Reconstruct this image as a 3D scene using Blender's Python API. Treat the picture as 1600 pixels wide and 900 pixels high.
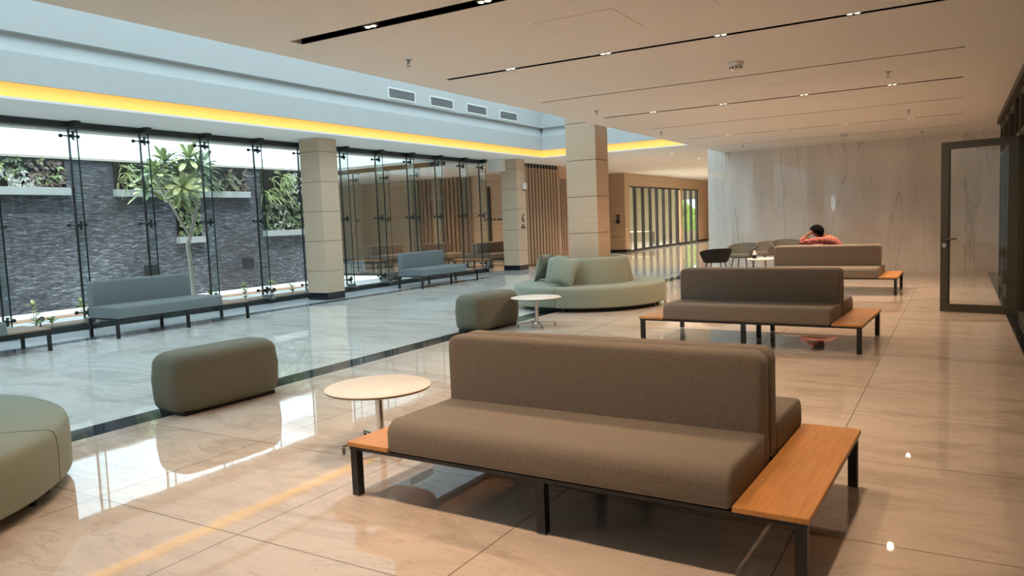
import bpy, bmesh, math, random
from mathutils import Vector, Matrix, Euler

random.seed(7)
C = bpy.context.scene
for o in list(bpy.data.objects):
    bpy.data.objects.remove(o)
COL = C.collection
PI = math.pi


def srgb(r, g, b):
    f = lambda c: (c / 255 / 12.92) if c / 255 <= 0.04045 else ((c / 255 + 0.055) / 1.055) ** 2.4
    return (f(r), f(g), f(b), 1)


# ------------------------------------------------------------------ camera
CAM_H = 1.6
YAW, PITCH, ROLL, FPX = 0.536973, 0.08716, -0.0403598, 1172.745
fw0 = Vector((-math.sin(YAW), math.cos(YAW), 0)); rt0 = Vector((math.cos(YAW), math.sin(YAW), 0)); up0 = Vector((0, 0, 1))
fw = math.cos(PITCH) * fw0 - math.sin(PITCH) * up0
u2 = math.sin(PITCH) * fw0 + math.cos(PITCH) * up0
rt = math.cos(ROLL) * rt0 + math.sin(ROLL) * u2
up = -math.sin(ROLL) * rt0 + math.cos(ROLL) * u2
cam_data = bpy.data.cameras.new('camera')
cam = bpy.data.objects.new('camera', cam_data); COL.objects.link(cam)
m = Matrix.Identity(4)
for i in range(3):
    m[i][0] = rt[i]; m[i][1] = up[i]; m[i][2] = -fw[i]
m[0][3], m[1][3], m[2][3] = 0, 0, CAM_H
cam.matrix_world = m
cam_data.sensor_width = 36
cam_data.lens = 36 * FPX / 1600
cam_data.clip_start = 0.05; cam_data.clip_end = 500
C.camera = cam

# ------------------------------------------------------------------ world, sun, exposure
w = bpy.data.worlds.new('daylight_sky'); C.world = w
w.use_nodes = True
bg = w.node_tree.nodes['Background']
bg.inputs[0].default_value = (0.68, 0.88, 1.0, 1)
bg.inputs[1].default_value = 2.5
sun_d = bpy.data.lights.new('sun', 'SUN'); sun_d.energy = 3.2; sun_d.angle = math.radians(1.0); sun_d.color = (1, 0.95, 0.86)
sun = bpy.data.objects.new('sun', sun_d); COL.objects.link(sun)
sd = Vector((-0.36, 0.22, -0.9)).normalized()          # travel direction of the light
sun.rotation_euler = sd.to_track_quat('-Z', 'Y').to_euler()
sun.location = (0, 0, 20)
C.view_settings.view_transform = 'Standard'
C.view_settings.look = 'None'
C.view_settings.gamma = 1
C.view_settings.use_curve_mapping = False
C.view_settings.exposure = 0.2
SPOT_W = 104.0
WARM = (1.0, 0.70, 0.455)
cy = C.cycles
cy.max_bounces = 9; cy.diffuse_bounces = 5; cy.glossy_bounces = 5; cy.transmission_bounces = 6; cy.transparent_max_bounces = 24
cy.sample_clamp_indirect = 6.0
cy.caustics_reflective = False; cy.caustics_refractive = False
cy.use_denoising = True


# ------------------------------------------------------------------ materials
def new_mat(name):
    mt = bpy.data.materials.new(name); mt.use_nodes = True
    nt = mt.node_tree
    return mt, nt, nt.nodes['Principled BSDF']


def plain(name, col, rough=0.5, metal=0.0, spec=0.5, bump=0.0, bscale=60.0, var=0.06):
    mt, nt, p = new_mat(name)
    tc = nt.nodes.new('ShaderNodeTexCoord')
    n = nt.nodes.new('ShaderNodeTexNoise'); n.inputs['Scale'].default_value = bscale; n.inputs['Detail'].default_value = 3
    nt.links.new(tc.outputs['Object'], n.inputs['Vector'])
    mx = nt.nodes.new('ShaderNodeMix'); mx.data_type = 'RGBA'
    mx.inputs[6].default_value = tuple(c * (1 - var) for c in col[:3]) + (1,)
    mx.inputs[7].default_value = tuple(min(1, c * (1 + var)) for c in col[:3]) + (1,)
    nt.links.new(n.outputs['Fac'], mx.inputs[0])
    nt.links.new(mx.outputs[2], p.inputs['Base Color'])
    p.inputs['Roughness'].default_value = rough; p.inputs['Metallic'].default_value = metal
    p.inputs['Specular IOR Level'].default_value = spec
    if bump:
        b = nt.nodes.new('ShaderNodeBump'); b.inputs['Strength'].default_value = bump; b.inputs['Distance'].default_value = 0.01
        nt.links.new(n.outputs['Fac'], b.inputs['Height']); nt.links.new(b.outputs[0], p.inputs['Normal'])
    return mt


def emit(name, col, strength):
    mt, nt, p = new_mat(name)
    p.inputs['Base Color'].default_value = col
    p.inputs['Emission Color'].default_value = col
    p.inputs['Emission Strength'].default_value = strength
    return mt


def ramp(nt, stops):
    r = nt.nodes.new('ShaderNodeValToRGB')
    e = r.color_ramp.elements
    while len(e) < len(stops):
        e.new(0.5)
    for i, (pos, c) in enumerate(stops):
        e[i].position = pos; e[i].color = c
    return r


def coords(nt, scale=(1, 1, 1), rot=(0, 0, 0), loc=(0, 0, 0)):
    tc = nt.nodes.new('ShaderNodeTexCoord'); mp = nt.nodes.new('ShaderNodeMapping')
    mp.inputs['Scale'].default_value = scale; mp.inputs['Rotation'].default_value = rot; mp.inputs['Location'].default_value = loc
    nt.links.new(tc.outputs['Object'], mp.inputs['Vector'])
    return mp.outputs[0]


def mixc(nt, fac, a, b, mode='MIX'):
    x = nt.nodes.new('ShaderNodeMix'); x.data_type = 'RGBA'; x.blend_type = mode
    for sock, v in ((x.inputs[0], fac), (x.inputs[6], a), (x.inputs[7], b)):
        if hasattr(v, 'node'):
            nt.links.new(v, sock)
        else:
            sock.default_value = v
    return x.outputs[2]


def math_node(nt, op, a, b=None, c=None):
    x = nt.nodes.new('ShaderNodeMath'); x.operation = op
    for i, v in enumerate((a, b, c)):
        if v is None: continue
        if hasattr(v, 'node'): nt.links.new(v, x.inputs[i])
        else: x.inputs[i].default_value = v
    return x.outputs[0]


def noise(nt, vec, scale, detail=4, rough=0.55, dist=0.0):
    n = nt.nodes.new('ShaderNodeTexNoise')
    n.inputs['Scale'].default_value = scale; n.inputs['Detail'].default_value = detail
    n.inputs['Roughness'].default_value = rough; n.inputs['Distortion'].default_value = dist
    nt.links.new(vec, n.inputs['Vector'])
    return n.outputs['Fac']


def floor_marble(name, tiles, base, dark, rough, streak_rot, vein=0.5):
    mt, nt, p = new_mat(name)
    v1 = coords(nt, (0.5, 1.35, 1), (0, 0, streak_rot))
    n1 = noise(nt, v1, 1.2, 9, 0.66, 1.6)
    r1 = ramp(nt, [(0.30, dark), (0.52, base), (1.0, base)])
    nt.links.new(n1, r1.inputs[0])
    v2 = coords(nt, (0.55, 2.2, 1), (0, 0, streak_rot + 0.2), (3, 7, 0))
    n2 = noise(nt, v2, 1.5, 8, 0.62, 1.8)
    d2 = math_node(nt, 'ABSOLUTE', math_node(nt, 'SUBTRACT', n2, 0.5))
    r2 = ramp(nt, [(0.0, (1, 1, 1, 1)), (0.018, (0, 0, 0, 1))])
    nt.links.new(d2, r2.inputs[0])
    vmask = noise(nt, coords(nt, (1, 1, 1), (0, 0, 0), (11, 2, 0)), 0.7, 3)
    vm = math_node(nt, 'MULTIPLY', r2.outputs[0], math_node(nt, 'MULTIPLY', vmask, vein))
    col = mixc(nt, vm, r1.outputs[0], tuple(c * 0.42 for c in dark[:3]) + (1,))
    if tiles:
        x0, px, y0, py = tiles
        tc = nt.nodes.new('ShaderNodeTexCoord'); s = nt.nodes.new('ShaderNodeSeparateXYZ'); nt.links.new(tc.outputs['Object'], s.inputs[0])
        def line(o, off, pit):
            f = math_node(nt, 'FRACT', math_node(nt, 'DIVIDE', math_node(nt, 'SUBTRACT', o, off - pit * 60 - pit / 2), pit))
            return math_node(nt, 'LESS_THAN', math_node(nt, 'ABSOLUTE', math_node(nt, 'SUBTRACT', f, 0.5)), 0.0045 / pit)
        l = math_node(nt, 'MAXIMUM', line(s.outputs[0], x0, px), line(s.outputs[1], y0, py))
        col = mixc(nt, math_node(nt, 'MULTIPLY', l, 0.75), col, (0.16, 0.11, 0.075, 1))
    nt.links.new(col, p.inputs['Base Color'])
    p.inputs['Roughness'].default_value = rough
    p.inputs['IOR'].default_value = 1.75
    wv = noise(nt, coords(nt, (1, 1, 1)), 2.3, 3, 0.6, 0.8)
    b = nt.nodes.new('ShaderNodeBump'); b.inputs['Strength'].default_value = 0.05; b.inputs['Distance'].default_value = 0.006
    nt.links.new(wv, b.inputs['Height']); nt.links.new(b.outputs[0], p.inputs['Normal'])
    return mt


M = {}
M['floor'] = floor_marble('polished_marble_tile', (-0.69, 1.30, 3.84, 1.28), (0.65, 0.545, 0.46, 1), (0.47, 0.38, 0.31, 1), 0.02, 0.06, 0.5)
M['atrium_floor'] = floor_marble('polished_grey_marble', None, (0.74, 0.72, 0.68, 1), (0.52, 0.51, 0.48, 1), 0.02, 0.25, 0.6)
M['granite'] = plain('black_granite', (0.016, 0.02, 0.025, 1), 0.06, 0, 0.5, 0, 90, 0.5)
M['grey_granite'] = plain('grey_granite', (0.15, 0.17, 0.195, 1), 0.06, 0, 0.5, 0, 90, 0.3)
M['white_stone'] = plain('pale_marble_band', (0.80, 0.82, 0.84, 1), 0.04, 0, 0.5, 0, 4, 0.08)
M['ceiling'] = plain('warm_white_ceiling_paint', (0.74, 0.71, 0.66, 1), 0.9, 0, 0.2, 0, 3, 0.02)
M['white'] = plain('white_plaster', (0.80, 0.80, 0.79, 1), 0.85, 0, 0.2, 0, 3, 0.02)
M['black_metal'] = plain('black_powder_coat', (0.012, 0.012, 0.013, 1), 0.42, 0, 0.5, 0, 80, 0.2)
M['dark_frame'] = plain('dark_olive_aluminium', srgb(56, 55, 44), 0.42, 0.1, 0.5, 0, 60, 0.06)
M['charcoal'] = plain('charcoal_steel', srgb(48, 54, 54), 0.5, 0.2, 0.4, 0, 60, 0.1)
M['chrome'] = plain('brushed_chrome', (0.75, 0.73, 0.70, 1), 0.18, 1.0, 0.5, 0, 60, 0.03)
M['steel'] = plain('stainless_fitting', (0.38, 0.40, 0.42, 1), 0.3, 1.0, 0.5, 0, 60, 0.1)
M['table_white'] = plain('cream_laminate', (0.74, 0.66, 0.57, 1), 0.35, 0, 0.5, 0, 60, 0.02)
M['table_edge'] = plain('brown_laminate_edge', (0.28, 0.19, 0.13, 1), 0.5, 0, 0.4, 0, 60, 0.05)
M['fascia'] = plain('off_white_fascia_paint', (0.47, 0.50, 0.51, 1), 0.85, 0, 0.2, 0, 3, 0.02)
M['led'] = emit('amber_cove_diffuser', (1.0, 0.52, 0.11, 1), 0.66)  # cove back face glows by itself, imitating light from a hidden strip
M['lamp_glow'] = emit('warm_lamp_lens', (1.0, 0.86, 0.62, 1), 9.0)
M['panel_glow'] = emit('cool_panel_light', (1.0, 0.95, 0.84, 1), 3.0)
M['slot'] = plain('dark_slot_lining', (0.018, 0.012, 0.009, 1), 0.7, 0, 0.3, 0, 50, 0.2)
M['grille'] = plain('grey_louvre', (0.22, 0.235, 0.24, 1), 0.6, 0, 0.3, 0, 50, 0.1)
M['plastic'] = plain('white_plastic', (0.72, 0.70, 0.68, 1), 0.45, 0, 0.4, 0, 50, 0.02)
M['grey_plastic'] = plain('grey_plastic', (0.16, 0.15, 0.14, 1), 0.5, 0, 0.4, 0, 50, 0.05)
M['gravel'] = plain('white_gravel', (0.80, 0.79, 0.76, 1), 0.9, 0, 0.2, 0.9, 26, 0.25)
M['soil'] = plain('red_brown_soil', (0.36, 0.25, 0.18, 1), 0.95, 0, 0.2, 0.8, 14, 0.4)
M['coping'] = plain('beige_coping', (0.55, 0.52, 0.47, 1), 0.8, 0, 0.3, 0, 20, 0.05)
M['tray'] = plain('galvanised_tray', (0.55, 0.60, 0.62, 1), 0.35, 0.3, 0.5, 0, 8, 0.08)
M['plant_back'] = plain('dark_planting_felt', (0.016, 0.018, 0.016, 1), 0.9, 0, 0.2, 0.4, 20, 0.4)
M['bark'] = plain('pale_bark', (0.46, 0.43, 0.38, 1), 0.85, 0, 0.2, 0.4, 30, 0.15)
M['screed'] = plain('cream_paint', (0.72, 0.68, 0.54, 1), 0.8, 0, 0.3, 0, 4, 0.03)
M['hedge'] = plain('bright_hedge', (0.30, 0.42, 0.10, 1), 0.8, 0, 0.2, 0.9, 9, 0.5)
M['curtain'] = plain('sheer_curtain', (0.72, 0.66, 0.56, 1), 0.9, 0, 0.2, 0, 30, 0.04)
M['skin'] = plain('brown_skin', (0.30, 0.135, 0.075, 1), 0.55, 0, 0.4, 0, 40, 0.06)
M['hair'] = plain('black_hair', (0.004, 0.0035, 0.0035, 1), 0.95, 0, 0.08, 0.3, 160, 0.5)
M['trousers'] = plain('dark_trousers', (0.03, 0.035, 0.05, 1), 0.8, 0, 0.3, 0.3, 90, 0.1)
M['sign_black'] = plain('black_sign_letters', (0.006, 0.005, 0.005, 1), 0.5, 0, 0.4, 0, 50, 0.1)
M['chair_dark'] = plain('black_chair_fabric', (0.017, 0.017, 0.017, 1), 0.85, 0, 0.2, 0.2, 300, 0.3)
M['chair_grey'] = plain('grey_green_chair_fabric', (0.12, 0.125, 0.11, 1), 0.85, 0, 0.2, 0.2, 300, 0.2)
M['chair_brown'] = plain('taupe_chair_fabric', (0.22, 0.19, 0.155, 1), 0.85, 0, 0.2, 0.2, 300, 0.2)
M['bottle_dark'] = plain('dark_drink', (0.01, 0.008, 0.007, 1), 0.1, 0, 0.5, 0, 50, 0.1)
M['bottle_clear'] = plain('clear_plastic', (0.60, 0.62, 0.62, 1), 0.1, 0, 0.6, 0, 50, 0.02)


def fabric(name, c1, c2, scale=420.0, bump=0.35):
    mt, nt, p = new_mat(name)
    v = coords(nt, (1, 1, 1))
    n = noise(nt, v, scale, 2, 0.7)
    v2 = coords(nt, (1, 1, 0.25)); n2 = noise(nt, v2, scale * 0.6, 2, 0.7)
    f = math_node(nt, 'MULTIPLY', math_node(nt, 'ADD', n, n2), 0.5)
    r = ramp(nt, [(0.36, c1), (0.64, c2)]); nt.links.new(f, r.inputs[0])
    nt.links.new(r.outputs[0], p.inputs['Base Color'])
    p.inputs['Roughness'].default_value = 0.92; p.inputs['Specular IOR Level'].default_value = 0.15
    p.inputs['Sheen Weight'].default_value = 0.12
    b = nt.nodes.new('ShaderNodeBump'); b.inputs['Strength'].default_value = bump; b.inputs['Distance'].default_value = 0.002
    nt.links.new(f, b.inputs['Height']); nt.links.new(b.outputs[0], p.inputs['Normal'])
    return mt


M['tweed'] = fabric('brown_tweed', (0.085, 0.071, 0.059, 1), (0.325, 0.27, 0.22, 1), 820.0)
M['bluegrey'] = fabric('blue_grey_upholstery', (0.135, 0.155, 0.165, 1), (0.20, 0.225, 0.235, 1), 300.0, 0.15)
M['sage'] = fabric('sage_upholstery', (0.215, 0.235, 0.185, 1), (0.275, 0.295, 0.235, 1), 300.0, 0.15)
M['olive'] = fabric('olive_taupe_upholstery', (0.135, 0.13, 0.095, 1), (0.18, 0.172, 0.13, 1), 300.0, 0.15)


def woodmat(name, c1, c2, sc=(1.5, 30, 30), rough=0.4, horiz=True):
    mt, nt, p = new_mat(name)
    v = coords(nt, sc)
    n = noise(nt, v, 1.6, 5, 0.6, 0.4)
    r = ramp(nt, [(0.3, c1), (0.7, c2)]); nt.links.new(n, r.inputs[0])
    nt.links.new(r.outputs[0], p.inputs['Base Color'])
    p.inputs['Roughness'].default_value = rough; p.inputs['Specular IOR Level'].default_value = 0.4
    return mt


M['wood_orange'] = woodmat('orange_oak_laminate', (0.50, 0.215, 0.06, 1), (0.64, 0.30, 0.095, 1), (30, 2.0, 30), 0.38)
M['wood_panel'] = woodmat('beige_wood_veneer', (0.53, 0.40, 0.285, 1), (0.59, 0.455, 0.33, 1), (0.7, 0.7, 30), 0.5)
M['wood_wall'] = woodmat('tan_wood_veneer', (0.42, 0.30, 0.20, 1), (0.50, 0.37, 0.255, 1), (0.7, 0.7, 22), 0.5)
M['wood_slat'] = woodmat('brown_slat_veneer', (0.31, 0.225, 0.16, 1), (0.37, 0.275, 0.20, 1), (20, 20, 1.2), 0.55)
M['dark_reveal'] = plain('dark_joint', (0.035, 0.025, 0.018, 1), 0.7)


def marble_wall():
    mt, nt, p = new_mat('grey_marble_wall')
    v = coords(nt, (1.5, 1, 0.22))
    n1 = noise(nt, v, 0.9, 6, 0.55, 0.6)
    r1 = ramp(nt, [(0.3, (0.60, 0.56, 0.52, 1)), (0.7, (0.74, 0.70, 0.65, 1))]); nt.links.new(n1, r1.inputs[0])
    n2 = noise(nt, coords(nt, (1.0, 1, 0.16), (0, 0, 0), (5, 0, 2)), 0.85, 5, 0.5, 0.5)
    d = math_node(nt, 'ABSOLUTE', math_node(nt, 'SUBTRACT', n2, 0.5))
    r2 = ramp(nt, [(0.0, (1, 1, 1, 1)), (0.007, (0, 0, 0, 1))]); nt.links.new(d, r2.inputs[0])
    n4 = noise(nt, coords(nt, (1.7, 1, 0.30), (0, 0.15, 0), (2, 0, 9)), 1.1, 6, 0.55, 0.7)
    d4 = math_node(nt, 'ABSOLUTE', math_node(nt, 'SUBTRACT', n4, 0.5))
    r4 = ramp(nt, [(0.0, (1, 1, 1, 1)), (0.006, (0, 0, 0, 1))]); nt.links.new(d4, r4.inputs[0])
    vv = math_node(nt, 'ADD', math_node(nt, 'MULTIPLY', r2.outputs[0], 0.42), math_node(nt, 'MULTIPLY', r4.outputs[0], 0.22))
    col = mixc(nt, vv, r1.outputs[0], (0.22, 0.19, 0.165, 1))
    tc = nt.nodes.new('ShaderNodeTexCoord'); s = nt.nodes.new('ShaderNodeSeparateXYZ'); nt.links.new(tc.outputs['Object'], s.inputs[0])
    def line(o, off, pit):
        f = math_node(nt, 'FRACT', math_node(nt, 'DIVIDE', math_node(nt, 'SUBTRACT', o, off - pit * 60 - pit / 2), pit))
        return math_node(nt, 'LESS_THAN', math_node(nt, 'ABSOLUTE', math_node(nt, 'SUBTRACT', f, 0.5)), 0.003 / pit)
    l = math_node(nt, 'MAXIMUM', line(s.outputs[0], -0.69, 1.3), line(s.outputs[2], 0.05, 2.0))
    col = mixc(nt, math_node(nt, 'MULTIPLY', l, 0.45), col, (0.25, 0.22, 0.2, 1))
    nt.links.new(col, p.inputs['Base Color'])
    p.inputs['Roughness'].default_value = 0.012; p.inputs['IOR'].default_value = 1.85
    return mt


M['marble_wall'] = marble_wall()


def slate_wall():
    mt, nt, p = new_mat('split_slate_water_wall')
    n1 = noise(nt, coords(nt, (1, 2.1, 20)), 2.6, 6, 0.72, 0.4)
    n3 = noise(nt, coords(nt, (1, 0.5, 0.5)), 0.9, 3, 0.5, 0.3)
    f = math_node(nt, 'ADD', math_node(nt, 'MULTIPLY', n1, 0.82), math_node(nt, 'MULTIPLY', n3, 0.18))
    r = ramp(nt, [(0.40, (0.012, 0.015, 0.02, 1)), (0.50, (0.06, 0.072, 0.096, 1)), (0.575, (0.18, 0.205, 0.255, 1)), (0.66, (0.66, 0.71, 0.77, 1))])  # palest stops paint wet glints into the slate colour
    nt.links.new(f, r.inputs[0])
    nt.links.new(r.outputs[0], p.inputs['Base Color'])
    p.inputs['Roughness'].default_value = 0.35; p.inputs['Specular IOR Level'].default_value = 0.6
    b = nt.nodes.new('ShaderNodeBump'); b.inputs['Strength'].default_value = 0.9; b.inputs['Distance'].default_value = 0.05
    nt.links.new(n1, b.inputs['Height']); nt.links.new(b.outputs[0], p.inputs['Normal'])
    return mt


M['slate'] = slate_wall()


def leafmat(name, c1, c2, scale=6.0):
    mt, nt, p = new_mat(name)
    n = noise(nt, coords(nt), scale, 2, 0.5)
    r = ramp(nt, [(0.35, c1), (0.65, c2)]); nt.links.new(n, r.inputs[0])
    nt.links.new(r.outputs[0], p.inputs['Base Color'])
    p.inputs['Roughness'].default_value = 0.42; p.inputs['Specular IOR Level'].default_value = 0.5
    p.inputs['Transmission Weight'].default_value = 0.0
    p.inputs['Subsurface Weight'].default_value = 0.0
    return mt


M['leaf_tree'] = leafmat('glossy_frangipani_leaf', (0.17, 0.25, 0.09, 1), (0.54, 0.60, 0.34, 1), 5.0)
M['leaf_lime'] = leafmat('lime_leaf', (0.20, 0.27, 0.09, 1), (0.42, 0.50, 0.24, 1))
M['leaf_grey'] = leafmat('silver_leaf', (0.40, 0.42, 0.40, 1), (0.62, 0.64, 0.60, 1))
M['leaf_brown'] = leafmat('bronze_leaf', (0.10, 0.075, 0.06, 1), (0.20, 0.15, 0.12, 1))
M['leaf_green'] = leafmat('deep_green_leaf', (0.05, 0.08, 0.035, 1), (0.17, 0.23, 0.12, 1))


def glassmat(name, tint, refl=1.0, ior=1.5):
    mt = bpy.data.materials.new(name); mt.use_nodes = True
    nt = mt.node_tree; nt.nodes.clear()
    out = nt.nodes.new('ShaderNodeOutputMaterial'); mx = nt.nodes.new('ShaderNodeMixShader')
    tr = nt.nodes.new('ShaderNodeBsdfTransparent'); tr.inputs[0].default_value = tint
    gl = nt.nodes.new('ShaderNodeBsdfGlossy'); gl.inputs['Roughness'].default_value = 0.0
    g = nt.nodes.new('ShaderNodeNewGeometry')
    vm = nt.nodes.new('ShaderNodeVectorMath'); vm.operation = 'DOT_PRODUCT'
    nt.links.new(g.outputs['Incoming'], vm.inputs[0]); nt.links.new(g.outputs['Normal'], vm.inputs[1])
    c = math_node(nt, 'ABSOLUTE', vm.outputs['Value'])
    p5 = math_node(nt, 'POWER', math_node(nt, 'SUBTRACT', 1.0, c), 5.0)
    f = math_node(nt, 'MULTIPLY', math_node(nt, 'MULTIPLY_ADD', p5, 0.96, 0.04), refl)
    nt.links.new(f, mx.inputs[0]); nt.links.new(tr.outputs[0], mx.inputs[1]); nt.links.new(gl.outputs[0], mx.inputs[2])
    nt.links.new(mx.outputs[0], out.inputs[0])
    return mt


M['glass'] = glassmat('clear_glass', (0.965, 0.985, 0.98, 1), 0.8)
M['glass_fin'] = glassmat('green_fin_glass', (0.915, 0.972, 0.966, 1), 0.9)
M['glass_edge'] = plain('dark_glass_edge', (0.012, 0.03, 0.028, 1), 0.15, 0, 0.5)
M['glass_edge_light'] = plain('aqua_glass_edge', (0.22, 0.42, 0.40, 1), 0.12, 0, 0.5)


def opal():
    mt = bpy.data.materials.new('opal_skylight'); mt.use_nodes = True
    nt = mt.node_tree; nt.nodes.clear()
    out = nt.nodes.new('ShaderNodeOutputMaterial')
    tr = nt.nodes.new('ShaderNodeBsdfTranslucent'); tr.inputs[0].default_value = (0.80, 0.84, 0.845, 1)
    nt.links.new(tr.outputs[0], out.inputs[0])
    return mt


M['opal'] = opal()


# ------------------------------------------------------------------ geometry helpers
class B:
    def __init__(self):
        self.bm = bmesh.new(); self.mi = 0

    def _tag(self, faces):
        for f in faces: f.material_index = self.mi

    def box(self, x0, x1, y0, y1, z0, z1, bevel=0.0, seg=3, rot=None, pivot=None):
        b = bmesh.new()
        r = bmesh.ops.create_cube(b, size=1)
        for v in b.verts:
            v.co = Vector(((x0 + x1) / 2 + v.co.x * (x1 - x0), (y0 + y1) / 2 + v.co.y * (y1 - y0), (z0 + z1) / 2 + v.co.z * (z1 - z0)))
        if bevel:
            bmesh.ops.bevel(b, geom=list(b.edges), offset=bevel, segments=seg, profile=0.5, affect='EDGES', clamp_overlap=True)
        if rot is not None:
            bmesh.ops.rotate(b, cent=pivot or Vector(((x0 + x1) / 2, (y0 + y1) / 2, (z0 + z1) / 2)), matrix=rot, verts=list(b.verts))
        self.join(b); return self

    def join(self, b, mat=None):
        if mat is not None: bmesh.ops.transform(b, matrix=mat, verts=list(b.verts))
        vm = {}
        for v in b.verts: vm[v] = self.bm.verts.new(v.co)
        for f in b.faces:
            try:
                g = self.bm.faces.new([vm[v] for v in f.verts]); g.material_index = self.mi
            except ValueError: pass
        b.free()

    def cyl(self, p0, p1, r0, r1=None, n=16, caps=True):
        r1 = r0 if r1 is None else r1
        p0, p1 = Vector(p0), Vector(p1); d = (p1 - p0)
        q = d.to_track_quat('Z', 'Y')
        a = [self.bm.verts.new(p0 + q @ Vector((math.cos(t) * r0, math.sin(t) * r0, 0))) for t in [2 * PI * i / n for i in range(n)]]
        c = [self.bm.verts.new(p1 + q @ Vector((math.cos(t) * r1, math.sin(t) * r1, 0))) for t in [2 * PI * i / n for i in range(n)]]
        for i in range(n):
            j = (i + 1) % n
            self._tag([self.bm.faces.new((a[i], a[j], c[j], c[i]))])
        if caps:
            self._tag([self.bm.faces.new(list(reversed(a))), self.bm.faces.new(c)])
        return self

    def tube(self, pts, rads, n=8):
        pts = [Vector(p) for p in pts]
        if not hasattr(rads, '__len__'): rads = [rads] * len(pts)
        rings = []
        for i, p in enumerate(pts):
            d = (pts[min(i + 1, len(pts) - 1)] - pts[max(i - 1, 0)]).normalized()
            q = d.to_track_quat('Z', 'Y')
            rings.append([self.bm.verts.new(p + q @ Vector((math.cos(2 * PI * k / n) * rads[i], math.sin(2 * PI * k / n) * rads[i], 0))) for k in range(n)])
        for a, c in zip(rings, rings[1:]):
            # align rings
            best = min(range(n), key=lambda s: sum((a[k].co - c[(k + s) % n].co).length for k in range(n)))
            for k in range(n):
                j = (k + 1) % n
                self._tag([self.bm.faces.new((a[k], a[j], c[(j + best) % n], c[(k + best) % n]))])
        self._tag([self.bm.faces.new(list(reversed(rings[0]))), self.bm.faces.new(rings[-1])])
        return self

    def lathe(self, prof, cx=0, cy=0, n=32, a0=0.0, a1=2 * PI, close_ends=False, loop=False):
        full = abs(a1 - a0 - 2 * PI) < 1e-6
        cnt = n if full else n + 1
        rings = []
        for k in range(cnt):
            t = a0 + (a1 - a0) * k / n
            rings.append([self.bm.verts.new((cx + r * math.cos(t), cy + r * math.sin(t), z)) for r, z in prof])
        L = len(prof)
        for k in range(n):
            a, c = rings[k], rings[(k + 1) % cnt]
            for i in range(L if loop else L - 1):
                j = (i + 1) % L
                if (a[i].co - a[j].co).length < 1e-9: continue
                vs = []
                for v in (a[i], c[i], c[j], a[j]):
                    if not any((v.co - u.co).length < 1e-7 for u in vs): vs.append(v)
                if len(vs) >= 3:
                    self._tag([self.bm.faces.new(vs)])
        if not full and close_ends:
            self._tag([self.bm.faces.new(rings[0]), self.bm.faces.new(list(reversed(rings[-1])))])
        return self

    def prism(self, poly, axis, a, b, bevel=0.0, seg=3, ends_only=True):
        """extrude a 2-D polygon along axis 'x' (poly=(y,z)), 'y' (poly=(x,z)) or 'z' (poly=(x,y))"""
        t = bmesh.new()
        def P(u, v, s):
            return {'x': (s, u, v), 'y': (u, s, v), 'z': (u, v, s)}[axis]
        va = [t.verts.new(P(u, v, a)) for u, v in poly]; vb = [t.verts.new(P(u, v, b)) for u, v in poly]
        n = len(poly)
        fa = t.faces.new(va); fb = t.faces.new(vb)
        for i in range(n): t.faces.new((va[i], va[(i + 1) % n], vb[(i + 1) % n], vb[i]))
        bmesh.ops.recalc_face_normals(t, faces=list(t.faces))
        if bevel:
            bmesh.ops.bevel(t, geom=list(fa.edges) + list(fb.edges), offset=bevel, segments=seg, profile=0.5, affect='EDGES', clamp_overlap=True)
        self.join(t); return self

    def leaf(self, base, direction, normal, L, W, droop=0.3, fold=0.15, seg=4, obovate=False):
        d = Vector(direction).normalized(); nrm = Vector(normal)
        s = d.cross(nrm)
        if s.length < 1e-3: s = d.cross(Vector((1, 0, 0.1)))
        s.normalize(); nrm = s.cross(d).normalized()
        rows = []
        for i in range(seg + 1):
            t = i / seg
            wd = W * 0.5 * (math.sin(PI * min(1, t * 0.92 + 0.06)) ** 0.8)
            if obovate: wd = W * 0.62 * ((t + 0.04) ** 0.75) * (1 - t ** 5) ** 0.6 + 0.004
            p = Vector(base) + d * (L * t) - Vector((0, 0, 1)) * (droop * L * t * t)
            rows.append((self.bm.verts.new(p - s * wd + nrm * fold * wd), self.bm.verts.new(p), self.bm.verts.new(p + s * wd + nrm * fold * wd)))
        for a, c in zip(rows, rows[1:]):
            self._tag([self.bm.faces.new((a[0], a[1], c[1], c[0])), self.bm.faces.new((a[1], a[2], c[2], c[1]))])

    def blob(self, c, r, sc=(1, 1, 1), sub=2, rot=None):
        t = bmesh.new(); bmesh.ops.create_icosphere(t, subdivisions=sub, radius=r)
        for v in t.verts: v.co = Vector((v.co.x * sc[0], v.co.y * sc[1], v.co.z * sc[2]))
        if rot is not None: bmesh.ops.rotate(t, cent=(0, 0, 0), matrix=rot, verts=list(t.verts))
        bmesh.ops.translate(t, vec=c, verts=list(t.verts))
        self.join(t); return self


def obj(name, b, mats, parent=None, loc=None, rz=None, smooth=True, angle=40):
    me = bpy.data.meshes.new(name)
    bmesh.ops.recalc_face_normals(b.bm, faces=list(b.bm.faces))
    b.bm.to_mesh(me); b.bm.free()
    for mm in (mats if isinstance(mats, (list, tuple)) else [mats]):
        me.materials.append(mm)
    if smooth:
        me.polygons.foreach_set('use_smooth', [True] * len(me.polygons))
        me.set_sharp_from_angle(angle=math.radians(angle))
    o = bpy.data.objects.new(name, me); COL.objects.link(o)
    if parent is not None: o.parent = parent
    if loc is not None: o.location = loc
    if rz is not None: o.rotation_euler = (0, 0, rz)
    return o


def thing(name, label, cat, loc=(0, 0, 0), rz=0, group=None):
    o = bpy.data.objects.new(name, None); COL.objects.link(o)
    o.empty_display_size = 0.1
    o.location = loc; o.rotation_euler = (0, 0, rz)
    o['label'] = label; o['category'] = cat
    if group: o['group'] = group
    return o


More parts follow.
